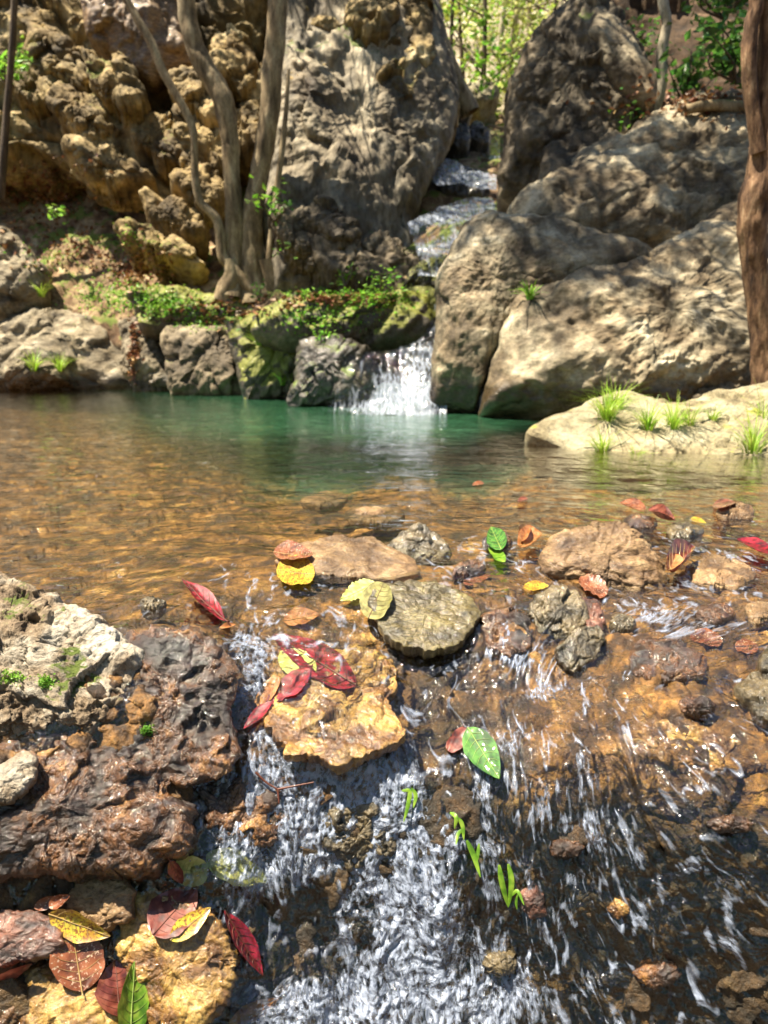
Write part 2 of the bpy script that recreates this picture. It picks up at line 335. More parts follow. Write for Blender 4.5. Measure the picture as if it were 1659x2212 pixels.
low = sstep(1560, 1750, VV)
# flow coordinates: streaks run down the fall, drawn to the lower right on the right hand side
shear = sstep(950, 1500, UU)*0.55*sstep(1300, 1500, VV) - 0.10*sstep(600, 100, UU)
FX = W0[..., 0]+shear*S+near*(0.022*n2(W0[..., 0]*7, S*5, 61, 2)); FS = S+near*0.03*n2(W0[..., 0]*9, S*6, 62, 2)
foam_glint = (1.05*blob(640, 1740, 230, 120)+0.75*blob(600, 1850, 230, 120)+1.0*blob(900, 1960, 130, 230)+0.9*blob(545, 1500, 45, 160)
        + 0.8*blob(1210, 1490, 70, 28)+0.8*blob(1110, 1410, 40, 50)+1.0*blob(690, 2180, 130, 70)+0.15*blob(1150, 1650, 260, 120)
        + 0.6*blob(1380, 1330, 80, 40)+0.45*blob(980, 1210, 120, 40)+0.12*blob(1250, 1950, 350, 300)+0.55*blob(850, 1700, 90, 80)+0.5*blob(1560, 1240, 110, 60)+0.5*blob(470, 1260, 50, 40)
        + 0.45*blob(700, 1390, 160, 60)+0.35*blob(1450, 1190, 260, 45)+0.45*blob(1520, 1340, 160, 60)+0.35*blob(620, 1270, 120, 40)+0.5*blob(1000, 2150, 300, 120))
foam_glint = 0.66*np.maximum(foam_glint, 0)+near*(0.31+0.30*n2(W0[..., 0]*7, S*6, 12, 2))*(1-0.5*sstep(1050, 1500, UU)*sstep(1750, 1500, VV))  # near term also paints sky glints as blue-white patches beside the froth
foam_glint = foam_glint+1.1*blob(830, 884, 120, 9)+0.35*blob(850, 905, 90, 12)
foam_glint = foam_glint+near*0.42*n2(W0[..., 0]*18, S*11, 14, 3)
foam_glint = np.clip(foam_glint, 0, 0.92)*(1-0.8*blob(700, 1500, 130, 110))*(1-0.9*blob(150, 1500, 260, 300))*(1-0.9*blob(150, 1950, 270, 330))
# waves: long crests in the pool, streaks and lumps in the fall
pw = n2(W0[..., 0]*2.6+0.4*W0[..., 1], W0[..., 1]*6.5, 3, 3)*0.010 + n2(W0[..., 0]*7, W0[..., 1]*15, 4, 2)*0.005
fw = n2(FX*16, FS*5, 5, 3)*0.018 + n2(FX*60, FS*24, 6, 2)*0.0042 + n2(FX*120, FS*50, 8, 2)*0.0010
lump = np.abs(n2(FX*30+n2(FX*8, FS*8, 9)*2, FS*18, 10, 3))*0.022
WAVE = pw*(1-near)*sstep(830, 1000, VV)**0.5 + near*(0.55+0.45*low)*(fw+lump*np.clip(foam_glint, 0, 1))
edge_v = 944-18*sstep(600, 200, UU)-30*sstep(950, 1200, UU)+14*n2(UU/130, VV/60, 21, 2)
murk = 0.85*sstep(30, -35, VV-edge_v)*sstep(150, 560, UU)*sstep(1290, 1080, UU)
film = 0.008+0.010*(1-near)
WAVE = WAVE+0.022*blob(710, 1470, 170, 120)+0.016*blob(460, 1890, 110, 50)+0.014*blob(400, 1975, 80, 50)
W = W0+WN*WAVE[..., None]
turb = np.clip(0.55+0.45*near, 0, 1)
M['water'] = watermat('stream_water', waves=((9, 19, 0.019), (60, 45, 0.0035)), foamscale=(32, 19), foamalpha=0.72, softfoam=0.10, foam_glint_col=(0.46, 0.53, 0.70), ior=1.33)  # the bluish froth colour also stands in for reflected sky
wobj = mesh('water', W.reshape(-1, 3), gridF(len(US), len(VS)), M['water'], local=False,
            attrs={'foam_glint': foam_glint, 'turb': turb, 'murk': murk, 'boost': 1.9+2.0*near}, uv=np.stack([FX, FS, 0*FX], -1).reshape(-1, 3))
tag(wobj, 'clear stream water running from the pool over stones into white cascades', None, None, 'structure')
BVW = BVHTree.FromPolygons(W[::2, ::2].reshape(-1, 3).tolist(), gridF(len(US[::2]), len(VS[::2])).tolist())

# ------------------------------------------------------------------ the creek bed under it
dp = tps([(-600,830),(0,850),(400,860),(700,880),(1000,900),(1300,920),(2250,920),(-600,960),(100,960),(500,950),(900,950),(1200,960),(1659,1000),(2250,1000),
          (0,1100),(500,1080),(900,1060),(1300,1060),(1659,1080),(200,1200),(600,1180),(1000,1170),(1400,1160),(1659,1160),(-600,1200),(2250,1200),(0,1400),(800,1300),(1659,1400),(0,2700),(2250,2700),(800,2700),(800,2000)],
         [.25,.2,.3,.4,.4,.3,.3,.3,.2,.25,.25,.2,.12,.1,.16,.14,.12,.12,.10,.10,.06,.05,.05,.04,.1,.04,.015,.012,.012,.015,.015,.015,.015])
step_b = 4.0
UB = np.arange(-420, 2080, step_b); VB = np.arange(818, 2640, step_b); U2, V2 = np.meshgrid(UB, VB)
B0 = wpos(U2, V2); BN = gnormals(B0); BN *= np.sign(BN[..., 2:3]+1e-9)
nb = sstep(1150, 1450, V2)[..., None]
BN = BN*nb+np.array([0, 0, 1.])*(1-nb); BN /= np.linalg.norm(BN, axis=-1, keepdims=True)
dep = np.maximum(dp(U2, V2), 0.010)
c1, e1 = cells(B0*np.array([9, 9, 9.])+fbm(B0*6, 2, 31)[..., None]*0.6, 41, 0.9); c2, e2 = cells(B0*26+fbm(B0*20, 2, 32)[..., None]*0.5, 42, 0.9)
amp = sstep(1100, 1400, V2)
rockd = (0.020*c1+0.009*c2-0.010*np.exp(-e1*9)+0.012*fbm(B0*22, 4, 33))
tex = amp*rockd*0.9+(1-amp)*(0.03*c1+0.05*fbm(B0*3.0, 4, 34))*np.clip(dep*4, 0.15, 1)
leftw = sstep(480, 330, U2)*sstep(1330, 1420, V2)*0.02
BED = B0-BN*(dep-leftw)[..., None]+BN*(tex*(1-0.95*blob(715, 1500, 150, 140, U2, V2))-0.010*blob(715, 1500, 150, 140, U2, V2))[..., None]
BED_DARK = np.clip(1.05*sstep(1640, 1860, V2+60*n2(B0[..., 0]*8, B0[..., 2]*8, 51, 3))+0.8*blob(950, 1450, 120, 50, U2, V2)+0.8*blob(1000, 1620, 160, 130, U2, V2)+0.8*blob(450, 1560, 90, 140, U2, V2)+0.5*n2(B0[..., 0]*12, B0[..., 1]*12+B0[..., 2]*9, 52, 3)*amp, 0, 1)  # bed darker low on the fall and in patches among the stones
bobj = mesh('creek_bed', BED.reshape(-1, 3), gridF(len(UB), len(VB)), M['bed'], local=False, bvh=True, attrs={'deep': sstep(0.22, 0.38, dep), 'bed_dark': BED_DARK})
tag(bobj, 'brown rocky creek bed under the shallow water', None, None, 'structure')

# ------------------------------------------------------------------ rocks
def outline_R(poly, c, n):
    P = np.array(poly, float)-c; th = np.linspace(0, 2*np.pi, n, endpoint=False); Rr = np.zeros(n)
    A = P; B = np.roll(P, -1, 0)
    for i, t in enumerate(th):
        d = np.array([math.cos(t), math.sin(t)]); best = 0
        for a, b in zip(A, B):
            e = b-a; den = d[0]*e[1]-d[1]*e[0]
            if abs(den) < 1e-9: continue
            s = (a[0]*e[1]-a[1]*e[0])/den; w = (a[0]*d[1]-a[1]*d[0])/den
            if s > 0 and -1e-6 <= w <= 1+1e-6: best = max(best, s)
        Rr[i] = best
    k = np.array([1, 2, 1])/4.
    for _ in range(2): Rr = k[0]*np.roll(Rr, 1)+k[1]*Rr+k[2]*np.roll(Rr, -1)
    return th, Rr
def rock(name, label, cat, poly, mat, Y=None, lift=0.0, n=None, up=0.03, dn=0.05, k=2.4, amp=0.10, fr=2.0, seed=1, res=(140, 60), group=None, c=None, strat=0.0, bvh=True, stratdir=(0.3, 0.2, 1), blk=1.0, rg=0.52, rag=0.0, cs=1.0):
    c = np.array(poly, float).mean(0) if c is None else np.array(c, float)
    if Y is not None: C0 = atY(c[0], c[1], Y)
    else: C0 = wpos(c[0], c[1])
    if n is None: n = wnorm(c[0], c[1])
    n = np.array(n, float); n /= np.linalg.norm(n)
    C0 = C0+n*lift
    nt, nr = res; th, Rr = outline_R(poly, c, nt)
    if rag: Rr = Rr*(1+rag*2*fbm(np.stack([np.cos(th)*1.8, np.sin(th)*1.8, th*0+seed*3.3], -1), 5, seed, 0.7))
    ph = np.linspace(0, 1, nr)
    r = np.sin(ph*np.pi); side = np.where(ph <= 0.5, 1.0, -1.0)
    r = np.clip(r, 0, 1)
    uu = c[0]+r[:, None]*Rr[None]*np.cos(th)[None]; vv = c[1]+r[:, None]*Rr[None]*np.sin(th)[None]
    d = rays(uu, vv); t = ((C0-ORG)@n)/(d@n); P = ORG+d*t[..., None]
    hgt = (1-r**k)**(1/k) if k != 2 else np.sqrt(1-r*r)
    hgt = np.nan_to_num(hgt)
    P = P+n*(hgt*np.where(side > 0, up, -dn))[:, None, None]
    size = np.linalg.norm(P.reshape(-1, 3).max(0)-P.reshape(-1, 3).min(0))*0.5
    Pw = np.concatenate([P[:, -2:], P, P[:, :2]], 1); Nw = np.cross(np.gradient(Pw, axis=0), np.gradient(Pw, axis=1))[:, 2:-2]
    D = Nw/(np.linalg.norm(Nw, axis=-1, keepdims=True)+1e-12); cc = C0+n*(up-dn)*0.3
    if (D[5:-5]*(P-cc)[5:-5]).sum() < 0: D = -D
    pw_ = np.clip(1-r*4, 0, 1)[:, None, None]; D = D*(1-pw_)+n*(side[:, None, None])*pw_; D /= np.linalg.norm(D, axis=-1, keepdims=True)+1e-9
    Q = P/size*fr+seed*7.13
    c1, e1 = cells(Q*1.3+fbm(Q*1.5, 2, seed)[..., None]*0.4, seed+5, 0.9); c2, e2 = cells(Q*3.7+fbm(Q*3, 2, seed+2)[..., None]*0.35, seed+9, 0.9)
    c3 = cells(Q*8.5, seed+12, 0.9)[0] if nt > 150 else 0
    sd = np.array(stratdir, float); sd /= np.linalg.norm(sd)
    sn = noise(np.stack([(Q@sd)*6+fbm(Q, 2, seed+3)*1.5, 0*Q[..., 0], 0*Q[..., 0]+seed], -1), seed+4)
    disp = size*amp*(blk*(0.8*c1+0.35*cs*c2+0.16*cs*c3-0.25*np.exp(-e1*10))+0.7*fbm(Q*1.1, 6, seed+7, rg)+(1-blk)*0.42*fbm(Q*1.3, 5, seed+17, rg, True)+strat*sn)
    edge = np.clip(1.15-r**6*0.75, 0.3, 1)
    P = P+D*(disp*edge[:, None])[..., None]
    V = P.reshape(-1, 3); Fc = gridF(nt, nr, True)
    o = mesh(name, V, Fc, mat, bvh=bvh); tag(o, label, cat, group); return o

# ------------------------------------------------------------------ wide ground, hillside, cliffs
def relief(name, label, ctrl, ur, vr, step, mat, amp=0.2, fr=1.0, seed=1, mask=None, off=0.0, attrs=None, kind='structure', cell=1.0, bvh=True, flow=False, thick=0.0):
    ev = tps([(c[0], c[1]) for c in ctrl], [math.log(c[2]) for c in ctrl])
    u = np.arange(ur[0], ur[1]+step, step); v = np.arange(vr[0], vr[1]+step, step); U, Vg = np.meshgrid(u, v)
    P = atY(U, Vg, np.exp(ev(U, Vg)))
    n = gnormals(P); s = np.sign((n*(ORG-P)).sum(-1, keepdims=True)); n = n*s
    Q = P*fr+seed*3.1
    c1, e1 = cells(Q+fbm(Q*1.3, 2, seed)[..., None]*0.4, seed, 0.9); c2, e2 = cells(Q*2.9, seed+3, 0.9)
    P = P+n*(off+amp*(cell*(0.8*c1+0.3*c2)+0.8*fbm(Q, 5, seed+5)))[..., None]
    Fc = gridF(len(u), len(v))
    if mask is not None:
        ok = inside(U.ravel(), Vg.ravel(), mask); Fc = Fc[ok[Fc].all(1)]
    at = {k: f(U, Vg) for k, f in (attrs or {}).items()}
    uv = np.stack([P[..., 0], -P[..., 2]*1.0, P[..., 1]*0], -1).reshape(-1, 3) if flow else None
    o = mesh(name, P.reshape(-1, 3), Fc, mat, local=False, bvh=bvh, attrs=at, uv=uv); tag(o, label, None, None, kind); return o
def inside(x, y, poly):
    c = np.zeros(x.shape, bool); n = len(poly)
    for i in range(n):
        x1, y1 = poly[i]; x2, y2 = poly[(i+1) % n]
        if y1 == y2: continue
        c ^= ((y1 > y) != (y2 > y)) & (x < (x2-x1)*(y-y1)/(y2-y1)+x1)
    return c
M['soil'] = rockmat('dark_soil', [(0.02, 0.012, 0.006), (0.07, 0.04, 0.02), (0.16, 0.10, 0.05)], 5, 0.95, 0.9)
M['litter'] = rockmat('litter_ground', [(0.05, 0.03, 0.015), (0.16, 0.09, 0.045), (0.34, 0.24, 0.13), (0.50, 0.42, 0.27)], 5, 0.95, 0.8, moss=0.22, mosscol=(0.12, 0.16, 0.03))
M['hill'] = rockmat('dry_hillside', [(0.12, 0.09, 0.05), (0.38, 0.32, 0.22), (0.66, 0.60, 0.48)], 1.6, 0.95, 0.3, moss=0.42, mosscol=(0.30, 0.36, 0.05), mossup=0.0)
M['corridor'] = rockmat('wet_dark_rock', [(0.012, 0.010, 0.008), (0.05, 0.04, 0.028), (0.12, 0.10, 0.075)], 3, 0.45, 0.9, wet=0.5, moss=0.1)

g = 300.0
gv = np.array([(-g, -g, -1.6), (g, -g, -1.6), (g, g, -1.6), (-g, g, -1.6)]); o = mesh('ground', gv, np.array([[0, 1, 2, 3]]), M['soil'], local=False); tag(o, kind='structure')
relief('hillside', 'dry sunlit hillside behind the gorge', [(700, 330, 12.5), (1000, 290, 13.5), (1400, 290, 13.5), (600, 100, 19), (1000, 100, 20), (1600, 100, 20), (600, -150, 27), (1000, -150, 28), (1700, -150, 28), (1700, 300, 13)],
       (500, 1800), (-400, 330), 12, M['hill'], 0.5, 0.3, 3, cell=0.2)
relief('bank_ground', 'sloping ground of leaf litter and stones above the left bank',
       [(-420, 830, 9.0), (0, 830, 8.8), (300, 830, 8.3), (600, 830, 7.4), (860, 830, 6.7), (1000, 830, 6.7), (-420, 720, 8.9), (0, 690, 8.7), (300, 700, 8.1), (600, 690, 7.3), (860, 690, 6.6), (1000, 690, 6.6), (-420, 560, 9.8), (0, 560, 9.7), (300, 560, 9.2), (600, 600, 8.2), (850, 600, 7.4), (1000, 600, 7.4),
        (-420, 380, 10.8), (0, 380, 10.8), (300, 420, 10.4), (600, 420, 9.6), (900, 480, 8.6), (1000, 480, 8.6), (1100, 440, 9.0), (-420, 200, 12), (300, 200, 12), (700, 200, 11), (980, 345, 10.2), (1100, 345, 10.3), (1000, 270, 13.2), (1120, 270, 13.2), (1120, 600, 7.4)],
       (-420, 1130), (255, 830), 5, M['litter'], 0.10, 1.6, 5)
relief('right_hillside', 'shaded soil slope behind the right boulders', [(1180, 420, 8.5), (1500, 420, 8.0), (2200, 420, 7), (1180, 200, 10), (1500, 200, 9.5), (2200, 200, 8.6), (1180, -100, 12), (1500, -100, 11), (2200, -100, 10.4), (1180, 900, 6.9), (1700, 900, 5.4), (2200, 900, 5.0), (1500, 650, 7)],
       (1235, 2200), (-400, 900), 7, M['soil'], 0.25, 1.0, 8)
def thing_rock(*a, **k): return rock(*a, **k)
BN_ = (0, -0.82, 0.57)
rock('cliff', 'jagged sunlit outcrop of fractured tan rock filling the upper left behind the trees', 'cliff',
     [(-430, -380), (150, -420), (700, -420), (760, 60), (720, 330), (640, 560), (560, 640), (430, 520), (330, 420), (200, 380), (60, 330), (-100, 330), (-430, 380)], M['cliff'], Y=11.2, n=(0.10, -0.86, 0.50), up=0.40, dn=1.4, k=3, amp=0.085, fr=5.0, rg=0.42, cs=0.5, seed=11, res=(760, 300), strat=0.25, stratdir=(0.5, 0, 1), c=(280, 20))
rock('cliff', 'smooth grey dappled rock wall between the twin trunks and the upper falls', 'cliff',
     [(600, -300), (900, -300), (930, 0), (960, 130), (985, 230), (960, 330), (905, 430), (880, 520), (900, 600), (860, 650), (700, 655), (590, 640), (570, 500), (600, 250)], M['slabcliff'], Y=9.0, n=(0.22, -0.86, 0.46), up=0.42, dn=1.0, k=3.4, amp=0.055, fr=3.5, rg=0.57, seed=12, blk=0.35, res=(420, 200), c=(770, 300), strat=0.3, stratdir=(0.6, 0.1, 0.5))
rock('boulder', 'tan rock block with a dark cleft under it above the grey rock wall', 'boulder', [(700, -260), (960, -280), (950, 0), (930, 120), (830, 80), (720, 70)], M['cliff'], Y=10.6, n=(0.2, -0.8, 0.5), up=0.5, dn=0.8, amp=0.12, fr=3, seed=13, c=(830, -60))
rock('boulder', 'smooth orange-tan slab of rock high on the outcrop beside the bent trunk', 'boulder', [(170, -120), (390, -130), (420, 60), (415, 150), (350, 170), (330, 190), (250, 130), (190, 90)], M['tan'], Y=9.9, n=(0.1, -0.9, 0.3), up=0.35, dn=0.5, amp=0.07, fr=2.2, seed=14, c=(300, 20), res=(200, 80))
# loose blocks on the outcrop
OB = [((200, 270), 75, 45, 9.6, 'rounded pale block on the left slope of the outcrop'), ((80, 190), 60, 50, 10.0, 'small sunlit block at the far left of the outcrop'),
      ((420, 200), 45, 55, 9.3, 'knobbly block behind the bend of the left trunk'), ((330, 300), 60, 50, 9.4, 'tan block between the thin stem and the outcrop foot'), ((440, 330), 60, 70, 9.0, 'tall brown block behind the left trunk'),
      ((240, 370), 80, 35, 9.3, 'long tilted block low on the left slope'), ((440, 410), 50, 35, 8.6, 'pale block just left of the trunks where the thin stem bends'), ((380, 480), 70, 32, 8.5, 'flat pale rock under the leaf litter left of the trunk foot'),
      ((350, 540), 70, 30, 8.3, 'low bright rock on the bank top left of the trunk foot'), ((610, 420), 40, 60, 8.3, 'dark block right of the twin trunks'), ((680, 560), 70, 50, 7.7, 'dark rounded rock at the foot of the grey wall')]
OB += [((720, 60), 60, 50, 9.4, 'craggy block at the top of the grey wall, right of the twin trunks'), ((800, 30), 55, 45, 9.4, 'dark craggy block at the top centre of the photo'), ((880, 60), 50, 70, 9.6, 'tall craggy block at the top left of the forest gap'),
       ((930, 150), 30, 60, 9.9, 'narrow craggy block along the edge of the forest gap'), ((860, 150), 45, 50, 9.2, 'tan craggy block halfway down beside the gap'), ((955, 230), 30, 40, 9.7, 'small craggy block just above the upper stream'), ((660, 130), 40, 60, 8.9, 'fractured block right behind the right twin trunk'),
       ((640, 500), 45, 50, 7.7, 'dark fractured block at the foot of the wall right of the trunks'), ((760, 590), 80, 45, 7.4, 'broad dark block at the foot of the grey wall'), ((850, 560), 50, 60, 7.5, 'dark block beside the lower step of the upper falls'), ((720, 500), 60, 40, 7.6, 'low ledge block halfway along the foot of the grey wall'),
       ((90, 100), 60, 40, 10.2, 'rounded tan block in the upper left corner'), ((130, 150), 50, 40, 9.9, 'second tan block under the rounded corner one'), ((500, 130), 40, 60, 9.6, 'sunlit knobbly block between the two trunks'), ((540, 260), 30, 60, 9.2, 'narrow sunlit block between the two trunks low down'), ((260, 200), 60, 40, 9.4, 'craggy block under the orange-tan slab'), ((170, 250), 55, 35, 9.5, 'long grey block low on the left slope')]
for i, ((u, v), a, b, Y, lb) in enumerate(OB):
    a *= 1.25; b *= 1.2
    th = np.linspace(0, 2*np.pi, 9)[:-1]; rr = RNG.uniform(0.7, 1.2, 8); tl = RNG.uniform(-0.5, 0.3)
    pl = [(u+a*r*math.cos(t)-b*r*math.sin(t)*tl, v+b*r*math.sin(t)+a*r*math.cos(t)*0.35) for t, r in zip(th, rr)]
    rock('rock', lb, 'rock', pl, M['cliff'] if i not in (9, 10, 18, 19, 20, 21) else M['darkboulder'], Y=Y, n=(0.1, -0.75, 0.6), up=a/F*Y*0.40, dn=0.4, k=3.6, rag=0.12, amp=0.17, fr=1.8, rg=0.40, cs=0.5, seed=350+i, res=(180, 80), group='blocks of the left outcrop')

# right-hand boulders
rock('boulder', 'tall dark upright boulder right of the upper falls, its head against the bright forest', 'boulder',
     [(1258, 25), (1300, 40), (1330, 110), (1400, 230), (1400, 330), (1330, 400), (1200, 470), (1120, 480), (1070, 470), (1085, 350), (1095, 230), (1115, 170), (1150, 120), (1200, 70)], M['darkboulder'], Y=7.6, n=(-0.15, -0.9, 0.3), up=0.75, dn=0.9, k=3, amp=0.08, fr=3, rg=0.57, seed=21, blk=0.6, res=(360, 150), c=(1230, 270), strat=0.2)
rock('boulder', 'pale leaning slab with streaked weathering behind the tall dark boulder', 'boulder', [(1255, 75), (1285, 22), (1315, 45), (1375, 130), (1418, 200), (1408, 240), (1350, 195), (1300, 140)], M['boulder'], Y=7.0, n=(0.2, -0.8, 0.5), up=0.15, dn=0.4, amp=0.05, fr=3, seed=22, blk=0.3, strat=0.8, c=(1330, 125), stratdir=(0.7, 0, 0.6))
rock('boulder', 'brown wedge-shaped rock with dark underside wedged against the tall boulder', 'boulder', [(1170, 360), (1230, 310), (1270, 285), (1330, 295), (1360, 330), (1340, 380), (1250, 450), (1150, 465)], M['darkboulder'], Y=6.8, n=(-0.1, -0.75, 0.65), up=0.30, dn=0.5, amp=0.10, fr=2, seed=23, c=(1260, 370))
rock('boulder', 'broad furrowed sunlit boulder, the upper one behind the right trunk', 'boulder',
     [(1080, 490), (1150, 450), (1230, 400), (1330, 350), (1400, 300), (1460, 265), (1600, 255), (1800, 240), (1900, 400), (1800, 560), (1500, 570), (1330, 575), (1150, 560)], M['boulder'], Y=6.5, n=(-0.05, -0.72, 0.70), up=0.5, dn=0.8, k=2.6, amp=0.06, fr=4, rg=0.57, seed=24, blk=0.3, res=(420, 180), c=(1450, 430), strat=0.35, stratdir=(-0.4, 0.1, 0.8))
rock('boulder', 'pale boulder with an upright face beside the waterfall, its foot wet and dark', 'boulder',
     [(945, 620), (965, 570), (1000, 500), (1050, 478), (1120, 485), (1200, 490), (1300, 520), (1400, 545), (1425, 580), (1250, 640), (1150, 700), (1075, 780), (1040, 840), (1030, 910), (925, 895), (940, 760)], M['boulder'], Y=5.75, n=(-0.12, -0.93, 0.33), up=0.36, dn=0.9, k=3, amp=0.055, fr=3.2, rg=0.57, seed=25, blk=0.25, res=(420, 180), c=(1065, 640), strat=0.3, stratdir=(0.7, 0.1, 0.2))
rock('boulder', 'huge rounded boulder along the pool on the right, in dappled shade', 'boulder',
     [(1035, 905), (1060, 800), (1075, 720), (1110, 665), (1200, 640), (1290, 610), (1370, 600), (1450, 540), (1540, 485), (1640, 465), (1850, 470), (1950, 700), (1850, 900), (1500, 930), (1180, 930)], M['boulder'], Y=5.35, n=(-0.05, -0.88, 0.48), up=0.55, dn=0.9, k=2.7, amp=0.055, fr=4.2, rg=0.57, seed=26, blk=0.22, res=(480, 200), c=(1400, 750), strat=0.25, stratdir=(-0.5, 0.1, 0.7))
rock('boulder', 'low knobbly rock at the foot of the right trunk', 'boulder', [(1480, 790), (1560, 740), (1640, 760), (1720, 800), (1720, 880), (1480, 880)], M['darkboulder'], Y=4.9, n=(0, -0.8, 0.6), up=0.15, dn=0.3, amp=0.12, fr=2, seed=27, c=(1590, 820))
rock('rock_slab', 'bright sunlit flat rock slab with grass tufts at the right edge of the pool', 'rock',
     [(1120, 940), (1190, 905), (1280, 870), (1330, 850), (1400, 868), (1470, 880), (1560, 850), (1659, 835), (1900, 830), (2000, 1080), (1750, 1075), (1600, 1040), (1400, 1015), (1250, 990), (1170, 950)], M['slab'], Y=3.62, n=(-0.04, -0.42, 0.9), up=0.08, dn=0.5, k=2.6, amp=0.04, fr=4.5, seed=28, blk=0.45, res=(420, 160), c=(1560, 950), strat=0.35, stratdir=(0.2, -0.4, 1))
# left bank rocks along the waterline
LB = [([(-200, 700), (0, 690), (80, 668), (150, 672), (215, 700), (270, 745), (300, 800), (305, 850), (150, 850), (-200, 850)], 8.3, 'bank', 'wide pale rock with diagonal grain on the left bank', (80, 765)),
      ([(265, 700), (310, 690), (350, 740), (385, 850), (300, 855), (275, 800)], 7.95, 'bank', 'narrow leaning rock beside the dark wet cleft on the left bank', (322, 780)),
      ([(370, 720), (430, 705), (500, 720), (545, 790), (560, 868), (380, 860)], 7.4, 'darkboulder', 'shaded rock with a streaked face in the middle of the left bank', (460, 795)),
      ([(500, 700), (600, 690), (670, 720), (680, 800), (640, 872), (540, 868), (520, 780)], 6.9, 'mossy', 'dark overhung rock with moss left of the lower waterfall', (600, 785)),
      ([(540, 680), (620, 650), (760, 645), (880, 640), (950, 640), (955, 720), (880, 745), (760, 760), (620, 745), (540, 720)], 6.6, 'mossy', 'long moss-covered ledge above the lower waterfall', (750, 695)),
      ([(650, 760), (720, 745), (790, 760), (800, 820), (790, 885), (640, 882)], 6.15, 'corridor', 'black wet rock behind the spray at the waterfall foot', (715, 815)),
      ([(-250, 560), (-100, 480), (20, 500), (60, 540), (110, 590), (100, 650), (0, 690), (-200, 700)], 8.7, 'bank', 'rounded pale boulder at the far left above the bank', (-20, 595)),
      ([(0, 830), (30, 800), (90, 790), (150, 800), (160, 835), (60, 850)], 8.0, 'bank', 'small low stones at the waterline far left', (80, 822)),
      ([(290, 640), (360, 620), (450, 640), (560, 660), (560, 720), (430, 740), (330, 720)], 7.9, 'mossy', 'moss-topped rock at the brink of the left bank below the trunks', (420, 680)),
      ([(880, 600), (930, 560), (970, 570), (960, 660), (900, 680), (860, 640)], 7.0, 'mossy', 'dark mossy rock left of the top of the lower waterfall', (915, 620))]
for i, (pl, Y, mt, lb, c) in enumerate(LB):
    pl = [(c[0]+(x-c[0])*(1.16 if i in (1, 2, 3, 5, 8) else 1.0), c[1]+(y-c[1])*(1.08 if i in (1, 2, 3, 5) else 1)) for x, y in pl]
    rock('rock', lb, 'rock', pl, M[mt], Y=Y, n=(0.05, -0.85, 0.5), up=0.30, dn=0.6, k=2.0, rag=0.05, amp=0.085, fr=2.2, seed=70+i, res=(220, 90), c=c, group='rocks of the left bank', cs=0.5, rg=0.45, strat=0.45, stratdir=(0.7, 0.1, -0.6))
for i, (u, v, a, Y, lb) in enumerate([(995, 235, 30, 11.5, 'dark boulder at the head of the upper stream'), (1030, 300, 35, 11, 'black wet rock splitting the upper stream'), (985, 300, 35, 10.6, 'wet ledge rock at the left of the upper stream'), (1000, 400, 60, 9.3, 'black rock lip between the two upper falls'), (1040, 205, 40, 13, 'sunlit pale rock beyond the head of the stream')]):
    th = np.linspace(0, 2*np.pi, 9)[:-1]; rr = RNG.uniform(0.85, 1.15, 8)
    pl = [(u+a*r*math.cos(t), v+a*0.5*r*math.sin(t)) for t, r in zip(th, rr)]
    rock('rock', lb, 'rock', pl, M['corridor'] if i < 4 else M['slab'], Y=Y, n=(0, -0.6, 0.8), up=0.15, dn=0.5, amp=0.12, fr=2.2, seed=90+i, res=(90, 40), group='rocks in the upper stream')

# ------------------------------------------------------------------ falls in the background
M['fall'] = watermat('falling_white_water', waves=((14, 5, 0.02),), foamscale=(11, 3.6), foam_glint_col=(0.46, 0.51, 0.62), softfoam=0.2, foamalpha=0.95)
def fall(label, ctrl, ur, vr, mask, fo, seed):
    relief('waterfall', label, ctrl, ur, vr, 2.5, M['fall'], 0.05, 5, seed, mask=mask, off=0.0, cell=0.1, flow=True, bvh=False,
           attrs={'foam_glint': fo, 'turb': lambda U, V: U*0+0.9, 'boost': lambda U, V: U*0+1.5})
fall('white waterfall dropping into the pool left of the pale boulder', [(945, 655, 6.0), (960, 700, 5.9), (880, 740, 5.85), (950, 800, 5.6), (800, 800, 5.75), (740, 895, 5.3), (850, 895, 5.2), (945, 895, 5.25), (720, 800, 5.85)], (690, 985), (648, 900),
     [(938, 652), (966, 652), (970, 780), (965, 900), (700, 900), (722, 860), (742, 800), (790, 765), (845, 755), (900, 735), (928, 700)], lambda U, V: np.clip(0.30+0.85*blob(890, 845, 85, 55, U, V)+1.0*blob(955, 690, 14, 50, U, V)+0.7*blob(915, 765, 40, 40, U, V)+0.8*blob(850, 885, 110, 25, U, V), 0, 1.1), 4)
fall('white water sliding down the lower step of the upper falls', [(960, 430, 8.1), (1070, 425, 8.1), (890, 500, 7.3), (1070, 500, 7.2), (900, 570, 6.8), (1000, 570, 6.7), (880, 480, 7.5)], (870, 1090), (415, 600),
     [(985, 430), (1062, 420), (1080, 470), (1080, 600), (900, 600), (905, 560), (878, 480), (930, 455)], lambda U, V: np.clip(0.72+0.35*np.sin(V/11.0+U/60.0)+0.4*blob(1030, 480, 60, 60, U, V), 0, 1.1), 6)
fall('white water on the upper step of the upper falls', [(940, 330, 9.3), (1070, 330, 9.3), (930, 400, 8.6), (1075, 400, 8.5), (1000, 360, 9.0)], (915, 1090), (325, 420),
     [(940, 335), (985, 340), (1010, 365), (1075, 375), (1075, 410), (1040, 412), (990, 395), (940, 400), (925, 370)], lambda U, V: U*0+0.9, 7)
fall('thin rill at the head of the upper stream', [(1000, 260, 13), (1080, 260, 12.8), (1000, 340, 10.6), (1080, 340, 10.3)], (1020, 1090), (270, 345),
     [(1050, 275), (1082, 280), (1080, 345), (1030, 340), (1050, 310)], lambda U, V: U*0+0.6, 9)

